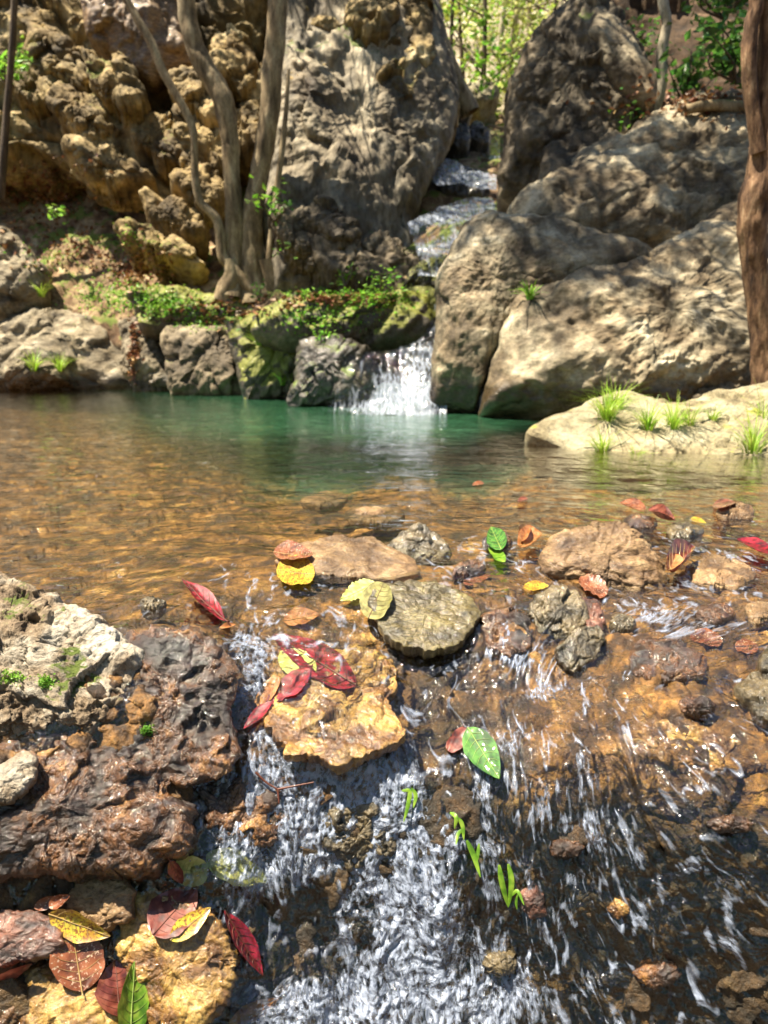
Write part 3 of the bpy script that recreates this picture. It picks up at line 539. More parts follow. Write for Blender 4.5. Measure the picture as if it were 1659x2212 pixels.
# ------------------------------------------------------------------ trees
def spline(pts, m=8):
    P = np.array(pts, float); n = len(P); out = []
    Pp = np.vstack([2*P[0]-P[1], P, 2*P[-1]-P[-2]])
    for i in range(n-1):
        p0, p1, p2, p3 = Pp[i:i+4]
        for t in np.linspace(0, 1, m, endpoint=False):
            out.append(0.5*((2*p1)+(-p0+p2)*t+(2*p0-5*p1+4*p2-p3)*t*t+(-p0+3*p1-3*p2+p3)*t**3))
    out.append(P[-1]); return np.array(out)
def tube(pr, segs=18, m=8, bump=0.08, seed=1, flare=0.0):
    """pr: rows of x y z radius -> V, F"""
    S_ = spline(pr, m); P = S_[:, :3]; r = S_[:, 3]
    T = np.gradient(P, axis=0); T /= np.linalg.norm(T, axis=1, keepdims=True)+1e-9
    up = np.array([0.13, 1, 0.05]); A = np.cross(T, up); A /= np.linalg.norm(A, axis=1, keepdims=True); B = np.cross(T, A)
    th = np.linspace(0, 2*np.pi, segs, endpoint=False)
    D = A[:, None]*np.cos(th)[None, :, None]+B[:, None]*np.sin(th)[None, :, None]
    L_ = np.arange(len(P))[:, None]
    k = 1+bump*2.2*fbm(np.stack([np.cos(th)[None]*1.6+0*L_, np.sin(th)[None]*1.6+0*L_, L_*0.22+0*th[None]+seed*5.0], -1), 3, seed)
    if segs > 40: k = k+0.09*fbm(np.stack([np.cos(th)[None]*6+0*L_, np.sin(th)[None]*6+0*L_, L_*0.12+0*th[None]], -1), 3, seed+9, 0.6, True)
    V = P[:, None]+D*(r[:, None]*k)[..., None]
    return V.reshape(-1, 3), gridF(segs, len(P), True)
def join(parts):
    Vs, Fs, o = [], [], 0
    for V, Fc in parts: Vs.append(V); Fs.append(Fc+o); o += len(V)
    return np.vstack(Vs), np.vstack(Fs)
def pxr(rows, Y):
    """rows of u, v, width in the photograph -> x y z radius at depth Y (or per-row depth)"""
    out = []
    for r in rows:
        y = r[3] if len(r) > 3 else Y; p = atY(r[0], r[1], y); out.append([*p, r[2]/F*y*0.5])
    return np.array(out)
def leaves(C, size, rng, flat=0.0, aspect=0.5):
    n = len(C); a = rng.normal(size=(n, 3)); a[:, 2] *= 0.5; a /= np.linalg.norm(a, axis=1, keepdims=True)
    b = rng.normal(size=(n, 3)); b -= (b*a).sum(1, keepdims=True)*a; b[:, 2] *= (1-flat); b /= np.linalg.norm(b, axis=1, keepdims=True)
    s = size*rng.uniform(0.6, 1.3, n)[:, None]; nn = np.cross(a, b)
    V = np.stack([C-a*s*0.5, C+b*s*aspect*0.5+nn*s*0.08, C+a*s*0.5, C-b*s*aspect*0.5+nn*s*0.08, ], 1).reshape(-1, 3)
    i = np.arange(n)[:, None]*4; return V, i+np.array([[0, 1, 2, 3]])
def crown_pts(c, rad, ncl, per, rng, spread=0.35):
    K = rng.normal(size=(ncl, 3)); K /= np.linalg.norm(K, axis=1, keepdims=True); K *= rng.uniform(0.25, 1, (ncl, 1))**0.6
    K = np.array(c)+K*np.array(rad)
    return (K[:, None]+rng.normal(size=(ncl, per, 3))*spread).reshape(-1, 3), K
def barkmat(name, cols, scale=12, stretch=(1, 1, 0.25), bump=0.8, moss=0.05):
    return rockmat(name, cols, scale, 0.85, bump, stretch=stretch, moss=moss, speck=0.4)
M['bark_pale'] = barkmat('pale_bark', [(0.07, 0.045, 0.02), (0.22, 0.155, 0.08), (0.38, 0.29, 0.165), (0.48, 0.40, 0.25)], moss=0.12)
M['bark_dark'] = barkmat('dark_bark', [(0.03, 0.02, 0.012), (0.09, 0.06, 0.035), (0.17, 0.12, 0.075)])
M['bark_red'] = barkmat('reddish_bark', [(0.03, 0.015, 0.008), (0.12, 0.06, 0.028), (0.27, 0.155, 0.08), (0.42, 0.29, 0.17)], scale=24, bump=1.0)
M['bark_white'] = barkmat('white_bark', [(0.30, 0.25, 0.17), (0.50, 0.43, 0.31), (0.62, 0.56, 0.43)], moss=0)
M['fol_yellow'] = leafmat('yellow_green_foliage', [(0.12, 0.20, 0.02), (0.32, 0.38, 0.06), (0.58, 0.54, 0.28)], trans=0.5, scale=3)
M['fol_green'] = leafmat('green_foliage', [(0.03, 0.09, 0.015), (0.07, 0.18, 0.03), (0.16, 0.32, 0.05)], trans=0.45, scale=4, rough=0.35)
M['fol_fresh'] = leafmat('fresh_green_foliage', [(0.10, 0.26, 0.02), (0.20, 0.42, 0.04), (0.34, 0.55, 0.08)], trans=0.5, scale=6)
M['fol_litter'] = leafmat('fallen_leaf_litter', [(0.12, 0.05, 0.02), (0.30, 0.13, 0.06), (0.45, 0.30, 0.15)], trans=0.15, scale=5)
M['fol_grass'] = leafmat('grass_blades', [(0.16, 0.30, 0.02), (0.30, 0.48, 0.04), (0.46, 0.56, 0.12)], trans=0.45, scale=20)

def tree(name, label, loc, stems, mat, crowns=(), fol='fol_green', seed=1, group=None, size=0.12, segs=18, twigs=True, part='trunk', bump=0.08):
    rng = np.random.default_rng(seed); e = empty(name, loc); tag(e, label, 'tree', group)
    tops = []
    for s in stems:
        V, Fc = tube(s, segs, 8, bump, seed+len(tops)); mesh(part, V, Fc, mat, e, bvh=False); tops.append(s[-1])
    for (c, rad, ncl, per, spread) in crowns:  # unseen crowns above the frame, placed on the sun line to dapple the rocks
        Pt, K = crown_pts(c, rad, ncl, per, rng, spread)
        V, Fc = leaves(Pt, size, rng); mesh('crown', V, Fc, M[fol], e, smooth=False)
        if twigs:
            parts = []
            for k in K[::3]:
                t = tops[int(np.argmin([np.linalg.norm(tt[:3]-k) for tt in tops]))]
                mid = (t[:3]+k)/2+rng.normal(size=3)*0.25*np.linalg.norm(k-t[:3])*0.4
                r0 = min(0.022, max(0.006, t[3]*0.2))
                parts.append(tube([[*t[:3], r0], [*mid, r0*0.6], [*k, 0.006]], 5, 4, 0.0, 1))
            V, Fc = join(parts); mesh('limbs', V, Fc, mat, e)
    return e
Yt = 7.9
stemA = pxr([(a_, b_, c_*0.88) for a_, b_, c_ in [(552, 655, 110), (548, 610, 74), (545, 550, 58), (545, 480, 50), (555, 410, 45), (568, 340, 42), (582, 250, 44), (590, 150, 44), (597, 60, 44), (600, -40, 42), (596, -160, 38), (560, -330, 28)]], Yt)
stemB = pxr([(505, 640, 75), (510, 590, 46), (506, 530, 38), (505, 450, 34), (500, 370, 32), (496, 290, 36), (482, 215, 40), (450, 160, 38), (425, 110, 36), (408, 50, 36), (398, -30, 34), (370, -200, 28)], Yt-0.05)
stemC = pxr([(560, 640, 28), (530, 610, 24), (505, 580, 22), (482, 555, 22), (474, 500, 20), (466, 470, 18), (436, 440, 16), (424, 400, 16), (420, 330, 14), (417, 280, 15), (395, 230, 16), (355, 160, 16), (325, 90, 17), (290, 30, 15), (262, -20, 14), (200, -140, 12)], Yt-0.15)
stemD = pxr([(575, 640, 16), (585, 520, 13), (600, 400, 12), (612, 300, 11), (618, 240, 9), (624, 150, 6)], Yt-0.1)
root1 = pxr([(495, 560, 22), (500, 600, 34), (480, 650, 40)], Yt-0.15); root2 = pxr([(575, 560, 30), (590, 610, 30), (610, 655, 26)], Yt-0.1)
base = atY(545, 650, Yt)
tree('tree', 'multi-stemmed pale tree with twin trunks growing from the mossy bank below the cliff', tuple(base), [stemA, stemB, stemC, stemD, root1, root2], M['bark_pale'],
     [((-2.2, 9.7, 8.6), (2.2, 1.2, 0.9), 40, 50, 0.14), ((0.1, 6.5, 8.0), (2.6, 1.4, 0.8), 84, 55, 0.16), ((-3.0, 7.1, 8.2), (1.3, 0.8, 0.5), 34, 50, 0.15)], seed=3, bump=0.11)
tree('tree', 'thin leaning stem at the far left edge in front of the cliff', tuple(atY(0, 420, 9)), [pxr([(0, 430, 18), (6, 360, 16), (14, 250, 13), (24, 130, 12), (30, 30, 12), (32, -60, 11), (30, -200, 10)], 9.0)], M['bark_dark'],
     [((-5.2, 11.0, 8.8), (2.4, 1.0, 1.0), 44, 55, 0.17)], seed=4)
rt = pxr([(u_+9, v_, w_*0.80) for u_, v_, w_ in [(1652, 850, 84), (1645, 800, 66), (1640, 740, 60), (1632, 660, 58), (1622, 570, 58), (1616, 500, 64), (1622, 440, 74), (1640, 380, 76), (1648, 300, 70), (1650, 200, 62), (1655, 100, 60), (1660, 0, 62), (1668, -100, 60), (1690, -300, 44)]], 4.35)
rt2 = pxr([(1640, 330, 26), (1628, 250, 24), (1618, 150, 26), (1622, 60, 24), (1634, 10, 24), (1632, -80, 20)], 4.3)
tree('tree', 'reddish-brown trunk with rough bark at the right edge behind the sunlit slab', tuple(atY(1652, 845, 4.35)), [rt, rt2], M['bark_red'],
     [((-0.5, 5.5, 7.8), (1.9, 0.9, 0.6), 60, 48, 0.15), ((-0.3, 8.0, 8.0), (1.3, 0.9, 0.6), 30, 50, 0.15)], seed=5, bump=0.08, segs=64)
tree('sapling', 'white bare sapling standing on the upper right boulder', tuple(atY(1410, 265, 7.4)), [pxr([(1405, 272, 40), (1412, 245, 24), (1424, 205, 22), (1430, 160, 20), (1430, 110, 20), (1438, 70, 18), (1440, 45, 18), (1428, -20, 18), (1420, -120, 14)], 7.4)], M['bark_white'], seed=6)
tree('tree', 'grey trunk leaning over the gap at the head of the stream', tuple(atY(1005, 235, 11)), [pxr([(1015, 245, 40), (985, 180, 34), (955, 100, 32), (935, 30, 32), (915, -50, 30), (880, -200, 26)], 10.6)], M['bark_pale'],
     [((0.5, 11.4, 9.4), (2.4, 1.6, 0.9), 36, 90, 0.22)], seed=7)
tree('fallen_log', 'pale fallen log lying on the soil beside the right trunk', tuple(atY(1550, 235, 6.6)), [pxr([(1480, 238, 18), (1530, 228, 20), (1590, 232, 24), (1680, 240, 26)], 6.4)], M['bark_pale'], seed=8)['category'] = 'log'
# forest beyond the gap
rngf = np.random.default_rng(21)
FT = [(960, 13.5, 9, 'bark_dark', 'slim dark forest trunk at the left of the bright gap'), (1003, 16, 8, 'bark_dark', 'slender dark forest stem second from the left in the gap'), (1043, 13.8, 11, 'bark_dark', 'dark forked young tree in the middle of the bright gap'), (1072, 18, 12, 'bark_white', 'pale forest trunk just right of the dark forked tree'),
      (1090, 15.5, 12, 'bark_white', 'white forest trunk leaning right of centre in the gap'), (1118, 20, 9, 'bark_pale', 'thin tan forest trunk behind the white leaning one'), (1150, 17, 8, 'bark_pale', 'thin tan forest trunk near the tall dark boulder'), (1180, 15, 8, 'bark_dark', 'thin dark sapling against the tall boulder edge'),
      (985, 22, 8, 'bark_pale', 'distant pale trunk at the left of the gap'), (1020, 24, 9, 'bark_white', 'distant white trunk left of the dark forked tree'), (1060, 26, 8, 'bark_pale', 'farthest tan trunk in the middle of the gap'), (1105, 25, 9, 'bark_white', 'distant white trunk behind the pale pair'),
      (1135, 23, 8, 'bark_white', 'distant white trunk right of the pale pair'), (1165, 22, 7, 'bark_pale', 'distant tan trunk by the boulder head'), (1205, 19, 8, 'bark_white', 'pale trunk above the head of the tall boulder'), (1240, 21, 8, 'bark_pale', 'tan trunk at the right end of the gap')]
for i, (u, Y, w, bm, lb) in enumerate(FT):
    vb = 285-(Y-13.5)*22; ln = rngf.uniform(-22, 26)
    rows = [(u, max(vb, -60)+10, w*1.2), (u+ln*0.3, max(vb, -60)-80, w), (u+ln, max(vb, -60)-220, w*0.8), (u+ln*1.4, max(vb, -60)-420, w*0.6)]
    s = pxr(rows, Y); stems = [s]
    for k in range(5):
        t = rngf.uniform(0.1, 0.8); j = spline(s, 8); p = j[int(t*(len(j)-1))]
        q = p[:3]+np.array([rngf.choice([-1, 1])*rngf.uniform(0.5, 1.4), rngf.uniform(-.4, .4), rngf.uniform(0.3, 1.1)])
        stems.append(np.array([[*p[:3], p[3]*0.45], [*((p[:3]+q)/2+np.array([0, 0, -0.08])), p[3]*0.3], [*q, 0.008]]))
    c = s[1][:3]+np.array([0, 0, 0.6])
    e = empty('forest_tree', tuple(s[0][:3])); tag(e, lb, 'tree', 'forest trees beyond the gap')
    V, Fc = tube(stems[0], 10, 8, 0.08, i); mesh('trunk', V, Fc, M[bm], e)
    for x in stems[1:]:
        V, Fc = tube(x, 6, 5, 0, i); mesh('branch', V, Fc, M[bm], e)
    Pt, K = crown_pts(c, (1.4, 1.0, 3.0), 26, 30, rngf, 0.24)
    V, Fc = leaves(Pt, 0.14, rngf); mesh('crown', V, Fc, M['fol_fresh' if i % 3 == 0 else 'fol_yellow'], e, smooth=False)
# shrubs on the right
def shrub(name, label, ctr, nst, nl, fol, Yj, size, rng, spread=30, cat='shrub', group=None):
    e = empty(name, tuple(atY(ctr[0], ctr[1], Yj))); tag(e, label, cat, group); parts = []; C = []
    b = atY(ctr[0], ctr[1], Yj)
    for k in range(nst):
        tip = atY(ctr[0]+rng.uniform(-spread, spread), ctr[1]-rng.uniform(0.4, 1)*spread*1.8, Yj+rng.uniform(-0.3, 0.3))
        mid = (b+tip)/2+rng.normal(size=3)*0.06; parts.append(tube([[*b, 0.008*size/0.06], [*mid, 0.005*size/0.06], [*tip, 0.002]], 5, 5, 0, 1))
        for q in range(nl):
            t = rng.uniform(0.35, 1.05); C.append(b*(1-t)**2+2*mid*t*(1-t)+tip*t*t+rng.normal(size=3)*size*0.7)
    V, Fc = join(parts); mesh('stems', V, Fc, M['bark_dark'], e)
    V, Fc = leaves(np.array(C), size, rng, 0.5, 0.55); mesh('foliage', V, Fc, M[fol], e, smooth=False); return e
SH = [((1480, 220), 10, 22, 'fol_green', 7.2, 0.09, 70, 'leafy dark green shrub left of the right trunk above the log'), ((1590, 180), 12, 26, 'fol_green', 6.3, 0.10, 90, 'glossy green shrub between the sapling and the right trunk'),
      ((1380, 130), 8, 16, 'fol_green', 8.2, 0.08, 60, 'small green shrub over the pale leaning slab'), ((1560, 40), 10, 24, 'fol_green', 6.8, 0.10, 90, 'green overhanging shrub at the top right'), ((1640, 170), 8, 20, 'fol_fresh', 5.6, 0.06, 60, 'bright green twigs right at the trunk top'),
      ((1330, 300), 7, 12, 'fol_fresh', 6.9, 0.06, 28, 'bright green sprig in the gap above the wedge-shaped rock'), ((1370, 285), 7, 12, 'fol_green', 6.8, 0.07, 34, 'green sprig beside the sapling foot'), ((1250, 20), 9, 24, 'fol_green', 9.0, 0.09, 90, 'leafy shrub over the head of the tall dark boulder'),
      ((15, 180), 8, 16, 'fol_fresh', 9.4, 0.09, 50, 'green shrub at the far left beside the thin leaning stem'), ((130, 470), 4, 6, 'fol_fresh', 8.9, 0.08, 18, 'small bright plant on the leaf litter at left'), ((590, 480), 7, 8, 'fol_fresh', 7.5, 0.085, 45, 'young green shoot at the foot of the right twin trunk'),
      ((820, 640), 8, 12, 'fol_fresh', 6.7, 0.05, 34, 'bright green seedling on the mossy ledge near the waterfall'), ((745, 620), 6, 8, 'fol_fresh', 6.9, 0.05, 24, 'small seedling in the middle of the mossy ledge'), ((600, 545), 3, 3, 'fol_fresh', 7.4, 0.08, 14, 'single yellow-green sprig before the dark wall'),
      ((560, 650), 5, 8, 'fol_green', 7.3, 0.05, 24, 'small green plant between the trunk roots'), ((700, 735), 6, 10, 'fol_fresh', 6.2, 0.045, 26, 'bright green tuft hanging on the front of the mossy ledge')]
rs = np.random.default_rng(5)
for (c, ns, nl, fo, Y, sz, spd, lb) in SH: shrub('shrub', lb, c, ns, nl, fo, Y, sz, rs, spd, group='small plants around the gorge')
# surface lookup by ray
def hit(u, v, water=False, bvs=None):
    d = Vector(rays(u, v)).normalized(); best = None
    for b in (bvs or BV):
        r = b.ray_cast(Vector(ORG), d)
        if r[0] is not None and (best is None or r[3] < best[2]): best = (np.array(r[0]), np.array(r[1]), r[3])
    if water:
        r = BVW.ray_cast(Vector(ORG), d)
        if r[0] is not None and (best is None or r[3] < best[2]): best = (np.array(r[0]), np.array(r[1]), r[3])
    return best
def cover(name, label, regs, n, size, mat, seed, h=0.04, aspect=0.6):
    rng = np.random.default_rng(seed); C = []
    for (u0, v0, ru, rv, wgt) in regs:
        for _ in range(int(n*wgt)):
            t = rng.normal(size=2)*0.5; q = hit(u0+ru*t[0], v0+rv*t[1])
            if q is None or q[2] > 14: continue
            C.append(q[0]+np.array([0, 0, rng.uniform(0, h)])+q[1]*size*0.25*np.sign((q[1]*(ORG-q[0])).sum()))
    V, Fc = leaves(np.array(C), size, rng, 0.6, aspect); o = mesh(name, V, Fc, mat, smooth=False, local=False); tag(o, label, None, None, 'stuff'); return o
cover('ground_cover', 'small green plants creeping over the left bank top', [(250, 640, 90, 40, 1), (350, 660, 80, 30, 1), (120, 560, 90, 50, .3), (440, 690, 80, 25, .6), (700, 690, 120, 40, .5), (820, 650, 80, 20, .5), (270, 530, 50, 40, .3), (730, 640, 150, 12, .5)], 620, 0.036, M['fol_fresh'], 3)
cover('leaf_litter', 'reddish fallen leaves on the slope and bank', [(60, 430, 140, 80, 1), (300, 580, 80, 50, .7), (150, 540, 120, 50, .5), (500, 670, 120, 30, .3), (720, 650, 150, 15, .4), (1480, 220, 160, 40, .5), (100, 400, 100, 60, .7), (290, 760, 12, 60, .3)], 420, 0.07, M['fol_litter'], 4, 0.01)

# ------------------------------------------------------------------ grass tufts
def blades(pts, mat, name, label, cat, group, seed=1, w=0.006, L0=0.12, nb=26, lean=0.5, at=None, parent=None):
    rng = np.random.default_rng(seed); parts = []
    b = np.array(at)
    for k in range(nb):
        a = rng.uniform(0, 2*np.pi); ln = L0*rng.uniform(0.6, 1.3); le = lean*rng.uniform(0.3, 1.3)
        d = np.array([math.cos(a), math.sin(a), 0]); s = np.array([-d[1], d[0], 0]); st0 = b+d*rng.uniform(0, L0*0.2)+np.array([0, 0, -0.01])
        row = []
        for t in np.linspace(0, 1, 7):
            c = st0+d*ln*le*t**1.5+np.array([0, 0, ln*(t-0.45*le*t*t*1.2)]); ww = w*(1-t**1.6)*0.5+0.0004
            row += [c-s*ww, c+s*ww+np.array([0, 0, ww*0.3])]
        parts.append((np.array(row), gridF(2, 7)))
    V, Fc = join(parts); o = mesh(name, V, Fc, mat); tag(o, label, cat, group); return o
GT = [(1310, 905, .16, 60, 'largest grass tuft at the near left of the sunlit slab'), (1330, 880, .13, 34, 'thin grass tuft on the crest of the sunlit slab'), (1400, 925, .12, 50, 'dense low grass tuft in the middle of the slab'), (1455, 925, .13, 46, 'bushy grass tuft right of the dense low one'), (1490, 915, .10, 26, 'small grass tuft at the right end of the middle row on the slab'),
      (1300, 975, .11, 36, 'grass tuft at the waterline below the largest tuft'), (1375, 990, .06, 26, 'short grass fringe on the wet edge of the slab'), (1625, 975, .16, 40, 'dark-bladed grass clump at the right edge of the slab'), (1650, 900, .14, 14, 'thin grass stalks below the right trunk'), (1540, 905, .07, 16, 'sparse short blades right of the tuft row'),
      (75, 800, .22, 30, 'grass tuft on the left bank waterline'), (130, 800, .20, 30, 'bright grass tuft beside the low stones on the left bank'), (90, 640, .2, 20, 'grass tuft under the rounded boulder at far left'), (560, 745, .16, 24, 'grass tuft hanging at the edge of the bank'), (610, 830, .16, 22, 'pale grass at the foot of the dark mossy rock')]
for i, (u, v, L0, nb, lb) in enumerate(GT):
    q = hit(u, v)
    if q is not None: blades(None, M['fol_grass'], 'grass_tuft', lb, 'grass', 'grass tufts on the rocks', seed=100+i, L0=L0*(1.45 if i < 10 else 1.2), nb=int(nb*1.6), at=q[0], w=0.0045 if i < 10 else 0.010, lean=0.8)
q = hit(1145, 645)
blades(None, M['fol_fresh'], 'fern', 'bright green fern in the crack on top of the boulder by the waterfall', 'fern', None, seed=131, L0=0.16, nb=24, at=q[0], w=0.02, lean=1.2)

# ------------------------------------------------------------------ foreground stones
UPN = (0.0, -0.25, 1.0)
ST = [  # name, label, polygon, material, lift, normal, up, dn, amp, fr, k, centre, res
 ('rock', 'big whitish rock with a reddish-brown hollow at the left edge of the cascade', [(-330, 1245), (-60, 1240), (60, 1262), (140, 1300), (215, 1330), (290, 1385), (320, 1440), (312, 1500), (270, 1545), (200, 1590), (60, 1600), (-330, 1640)], 'white', 0.014, (0.12, -0.62, 0.78), 0.060, 0.20, 0.055, 5.0, 2.2, (30, 1440), (420, 170), 0.8),
 ('rock', 'dark wet rock with a glazed top between the whitish rock and the white water', [(230, 1370), (330, 1350), (420, 1360), (490, 1400), (515, 1460), (500, 1540), (515, 1630), (460, 1690), (340, 1690), (220, 1640), (180, 1500)], 'brownwet', -0.004, (0.12, -0.62, 0.78), 0.022, 0.06, 0.075, 5, 2.0, (385, 1520), (300, 120), 0.55),
 ('rock', 'broad wet brown rock below the whitish rock, with dark hollows', [(-250, 1590), (60, 1560), (200, 1580), (350, 1640), (425, 1740), (410, 1850), (340, 1900), (250, 1900), (60, 1900), (-250, 1920)], 'brownwet', -0.006, (0.1, -0.62, 0.78), 0.05, 0.15, 0.06, 6, 2.0, (150, 1760), (400, 150), 0.6),
 ('stone', 'small grey pebbled stone against the left edge', [(-60, 1690), (0, 1655), (50, 1622), (86, 1632), (80, 1680), (30, 1735), (-60, 1745)], 'white', 0.045, (0.2, -0.6, 0.78), 0.016, 0.03, 0.06, 2, 2.6, (10, 1690), (140, 60), 0.8),
 ('stone', 'flat tan stone with dry top lying across the stream above the olive slab', [(592, 1215), (640, 1180), (720, 1160), (800, 1165), (870, 1195), (912, 1222), (915, 1240), (850, 1252), (760, 1250), (680, 1242)], 'tan', 0.012, UPN, 0.012, 0.05, 0.05, 3, 2.8, (760, 1212), (200, 80), 0.4),
 ('stone', 'dark pyramid-shaped stone at the crest behind the tan stone', [(830, 1185), (870, 1148), (905, 1128), (940, 1150), (970, 1185), (975, 1205), (920, 1215), (860, 1205)], 'darkstone', 0.005, (0, -0.6, 0.8), 0.012, 0.04, 0.12, 2.2, 2.2, (905, 1178), (140, 60), 1.0),
 ('stone', 'large rounded tan boulder with greenish lichen patch, half in the water at right', [(1155, 1200), (1185, 1165), (1260, 1142), (1335, 1135), (1375, 1165), (1420, 1215), (1440, 1255), (1432, 1300), (1380, 1312), (1320, 1290), (1240, 1270), (1170, 1240)], 'tan', 0.016, (-0.05, -0.60, 0.80), 0.055, 0.07, 0.08, 2.6, 2.5, (1300, 1225), (260, 110), 0.6),
 ('stone', 'wet olive-brown flat slab overhanging a dark hollow in the middle of the stream', [(790, 1300), (800, 1270), (860, 1254), (940, 1258), (1010, 1280), (1036, 1325), (1030, 1352), (1000, 1385), (950, 1405), (880, 1400), (830, 1370)], 'olive', 0.026, (0.02, -0.38, 0.92), 0.006, 0.040, 0.045, 3.6, 4.5, (915, 1330), (240, 90), 0.6),
 ('stone', 'blocky dark stone with a split front right of the olive slab', [(1150, 1290), (1190, 1268), (1240, 1275), (1265, 1305), (1275, 1345), (1250, 1380), (1200, 1390), (1160, 1370), (1140, 1330)], 'darkstone', 0.014, (0, -0.6, 0.8), 0.022, 0.05, 0.10, 1.8, 3.2, (1208, 1330), (180, 80), 1.0),
 ('stone', 'small square dark stone below the split stone beside the little fall', [(1200, 1400), (1240, 1360), (1285, 1352), (1308, 1385), (1290, 1425), (1240, 1450), (1205, 1430)], 'darkstone', 0.012, (0.1, -0.6, 0.8), 0.014, 0.03, 0.08, 1.8, 3.2, (1252, 1400), (140, 60), 1.0),
 ('stone', 'large ragged golden stone under clear water in the middle of the cascade', [(585, 1410), (640, 1380), (720, 1385), (790, 1385), (845, 1430), (862, 1480), (835, 1510), (868, 1570), (865, 1600), (800, 1625), (740, 1645), (670, 1640), (610, 1620), (570, 1570), (600, 1500), (575, 1450)], 'gold', -0.001, None, 0.004, 0.035, 0.05, 3.4, 4.0, (720, 1510), (300, 110), 1.0),
 ('stone', 'golden rounded stone at the bottom left, splashed by the cascade', [(262, 1985), (290, 1940), (345, 1925), (420, 1945), (470, 1985), (500, 2040), (515, 2110), (490, 2170), (430, 2230), (330, 2240), (285, 2150), (258, 2060)], 'gold', 0.015, (0.05, -0.70, 0.7), 0.022, 0.07, 0.06, 2.4, 2.8, (385, 2080), (280, 110), 0.7),
 ('stone', 'wet brown domed stone with a glazed rim behind the brown leaves', [(140, 1945), (170, 1905), (220, 1882), (270, 1890), (293, 1925), (285, 1985), (230, 2010), (160, 2000)], 'tan', 0.018, (0, -0.65, 0.76), 0.015, 0.05, 0.07, 2.2, 2.6, (220, 1945), (160, 70), 0.7),
 ('stone', 'red and grey banded wet stone at the left edge under the brown leaf', [(-120, 1975), (0, 1968), (80, 1965), (130, 1990), (140, 2040), (100, 2070), (0, 2085), (-120, 2095)], 'redgrey', 0.02, (0, -0.6, 0.8), 0.014, 0.03, 0.07, 2.4, 3.2, (20, 2025), (180, 70), 0.9),
 ('stone', 'glossy golden-brown stone filling the bottom left corner', [(-260, 2120), (0, 2085), (110, 2075), (200, 2120), (270, 2180), (300, 2260), (200, 2380), (-260, 2400)], 'gold', 0.0, (0, -0.7, 0.7), 0.03, 0.08, 0.06, 2.5, 2.6, (60, 2220), (260, 100), 0.7),
 ('stone', 'dark stone under water at the right edge above the amber patch', [(1590, 1490), (1630, 1460), (1700, 1450), (1800, 1500), (1780, 1560), (1650, 1560)], 'darkstone', 0.006, None, 0.02, 0.04, 0.09, 2, 2.6, (1680, 1505), (140, 60), 1.0),
 ('stone', 'small round dark stone cut by the right edge of the photo', [(1635, 1425), (1650, 1405), (1720, 1400), (1740, 1440), (1690, 1465), (1645, 1450)], 'darkstone', 0.01, None, 0.02, 0.03, 0.08, 2, 2.4, (1685, 1430), (110, 50), 1.0),
 ('stone', 'half-sunk brown stone in the rapids right of the big tan boulder', [(1350, 1420), (1400, 1385), (1470, 1390), (1530, 1420), (1520, 1460), (1440, 1475), (1370, 1460)], 'brownwet', -0.004, None, 0.02, 0.04, 0.12, 2.2, 2.4, (1440, 1430), (160, 70), 1.0),
 ('stone', 'flat submerged stone with yellow edge in the shallows near the crest', [(640, 1085), (700, 1068), (760, 1075), (740, 1092), (690, 1100)], 'tan', -0.03, (0, 0, 1), 0.02, 0.03, 0.06, 2, 3, (700, 1084), (110, 40), 1.0),
 ('stone', 'grey flat submerged stone left of the dark pyramid stone', [(735, 1110), (790, 1092), (860, 1100), (880, 1120), (830, 1135), (760, 1130)], 'tan', -0.025, (0, 0, 1), 0.025, 0.03, 0.06, 2, 3, (805, 1113), (110, 40), 1.0),
 ('stone', 'low wet stone under a skin of running water at the right', [(1470, 1225), (1530, 1200), (1600, 1215), (1640, 1250), (1590, 1275), (1500, 1262)], 'tan', -0.004, None, 0.022, 0.04, 0.10, 2, 2.4, (1555, 1240), (140, 60), 1.0),
 ('stone', 'dark reddish stone at the foot of the split stone', [(1240, 1290), (1290, 1300), (1310, 1350), (1290, 1385), (1262, 1370), (1255, 1330)], 'redgrey', 0.0, None, 0.02, 0.03, 0.1, 2, 2.4, (1280, 1335), (110, 50), 1.0),
 ('stone', 'pale knob of stone just breaking the water right of the green blades', [(1120, 1930), (1150, 1905), (1175, 1930), (1180, 1975), (1150, 1985), (1125, 1960)], 'redgrey', 0.0, None, 0.018, 0.03, 0.09, 2, 2.4, (1148, 1945), (110, 50), 0.8),
 ('stone', 'orange knob of stone poking through the dark water at lower right', [(1310, 1960), (1330, 1935), (1360, 1945), (1365, 1970), (1335, 1985)], 'gold', 0.0, None, 0.016, 0.03, 0.09, 2, 2.4, (1338, 1960), (90, 40), 0.8),
 ('stone', 'amber stone under ripples at the right, the yellowest one there', [(1340, 1600), (1430, 1560), (1530, 1570), (1600, 1610), (1590, 1660), (1500, 1680), (1400, 1660)], 'gold', -0.022, None, 0.010, 0.03, 0.09, 2.4, 2.8, (1470, 1620), (180, 70), 1.0),
 ('stone', 'brown block under the little fall right of the olive slab', [(1040, 1330), (1100, 1310), (1150, 1340), (1150, 1400), (1100, 1420), (1050, 1400)], 'brownwet', -0.006, None, 0.014, 0.05, 0.12, 2.4, 2.6, (1098, 1365), (140, 60), 1.0),
 ('stone', 'mossy block under the white water below the golden stone', [(430, 1700), (520, 1680), (600, 1700), (640, 1760), (580, 1830), (470, 1820), (420, 1770)], 'brownwet', -0.004, None, 0.014, 0.05, 0.12, 2.8, 2.4, (530, 1755), (180, 70), 1.0),
 ('stone', 'dark block under the falling water at the centre', [(700, 1740), (800, 1730), (860, 1780), (850, 1860), (760, 1880), (690, 1820)], 'darkstone', -0.004, None, 0.014, 0.05, 0.12, 2.8, 2.4, (775, 1800), (180, 70), 1.0),
]
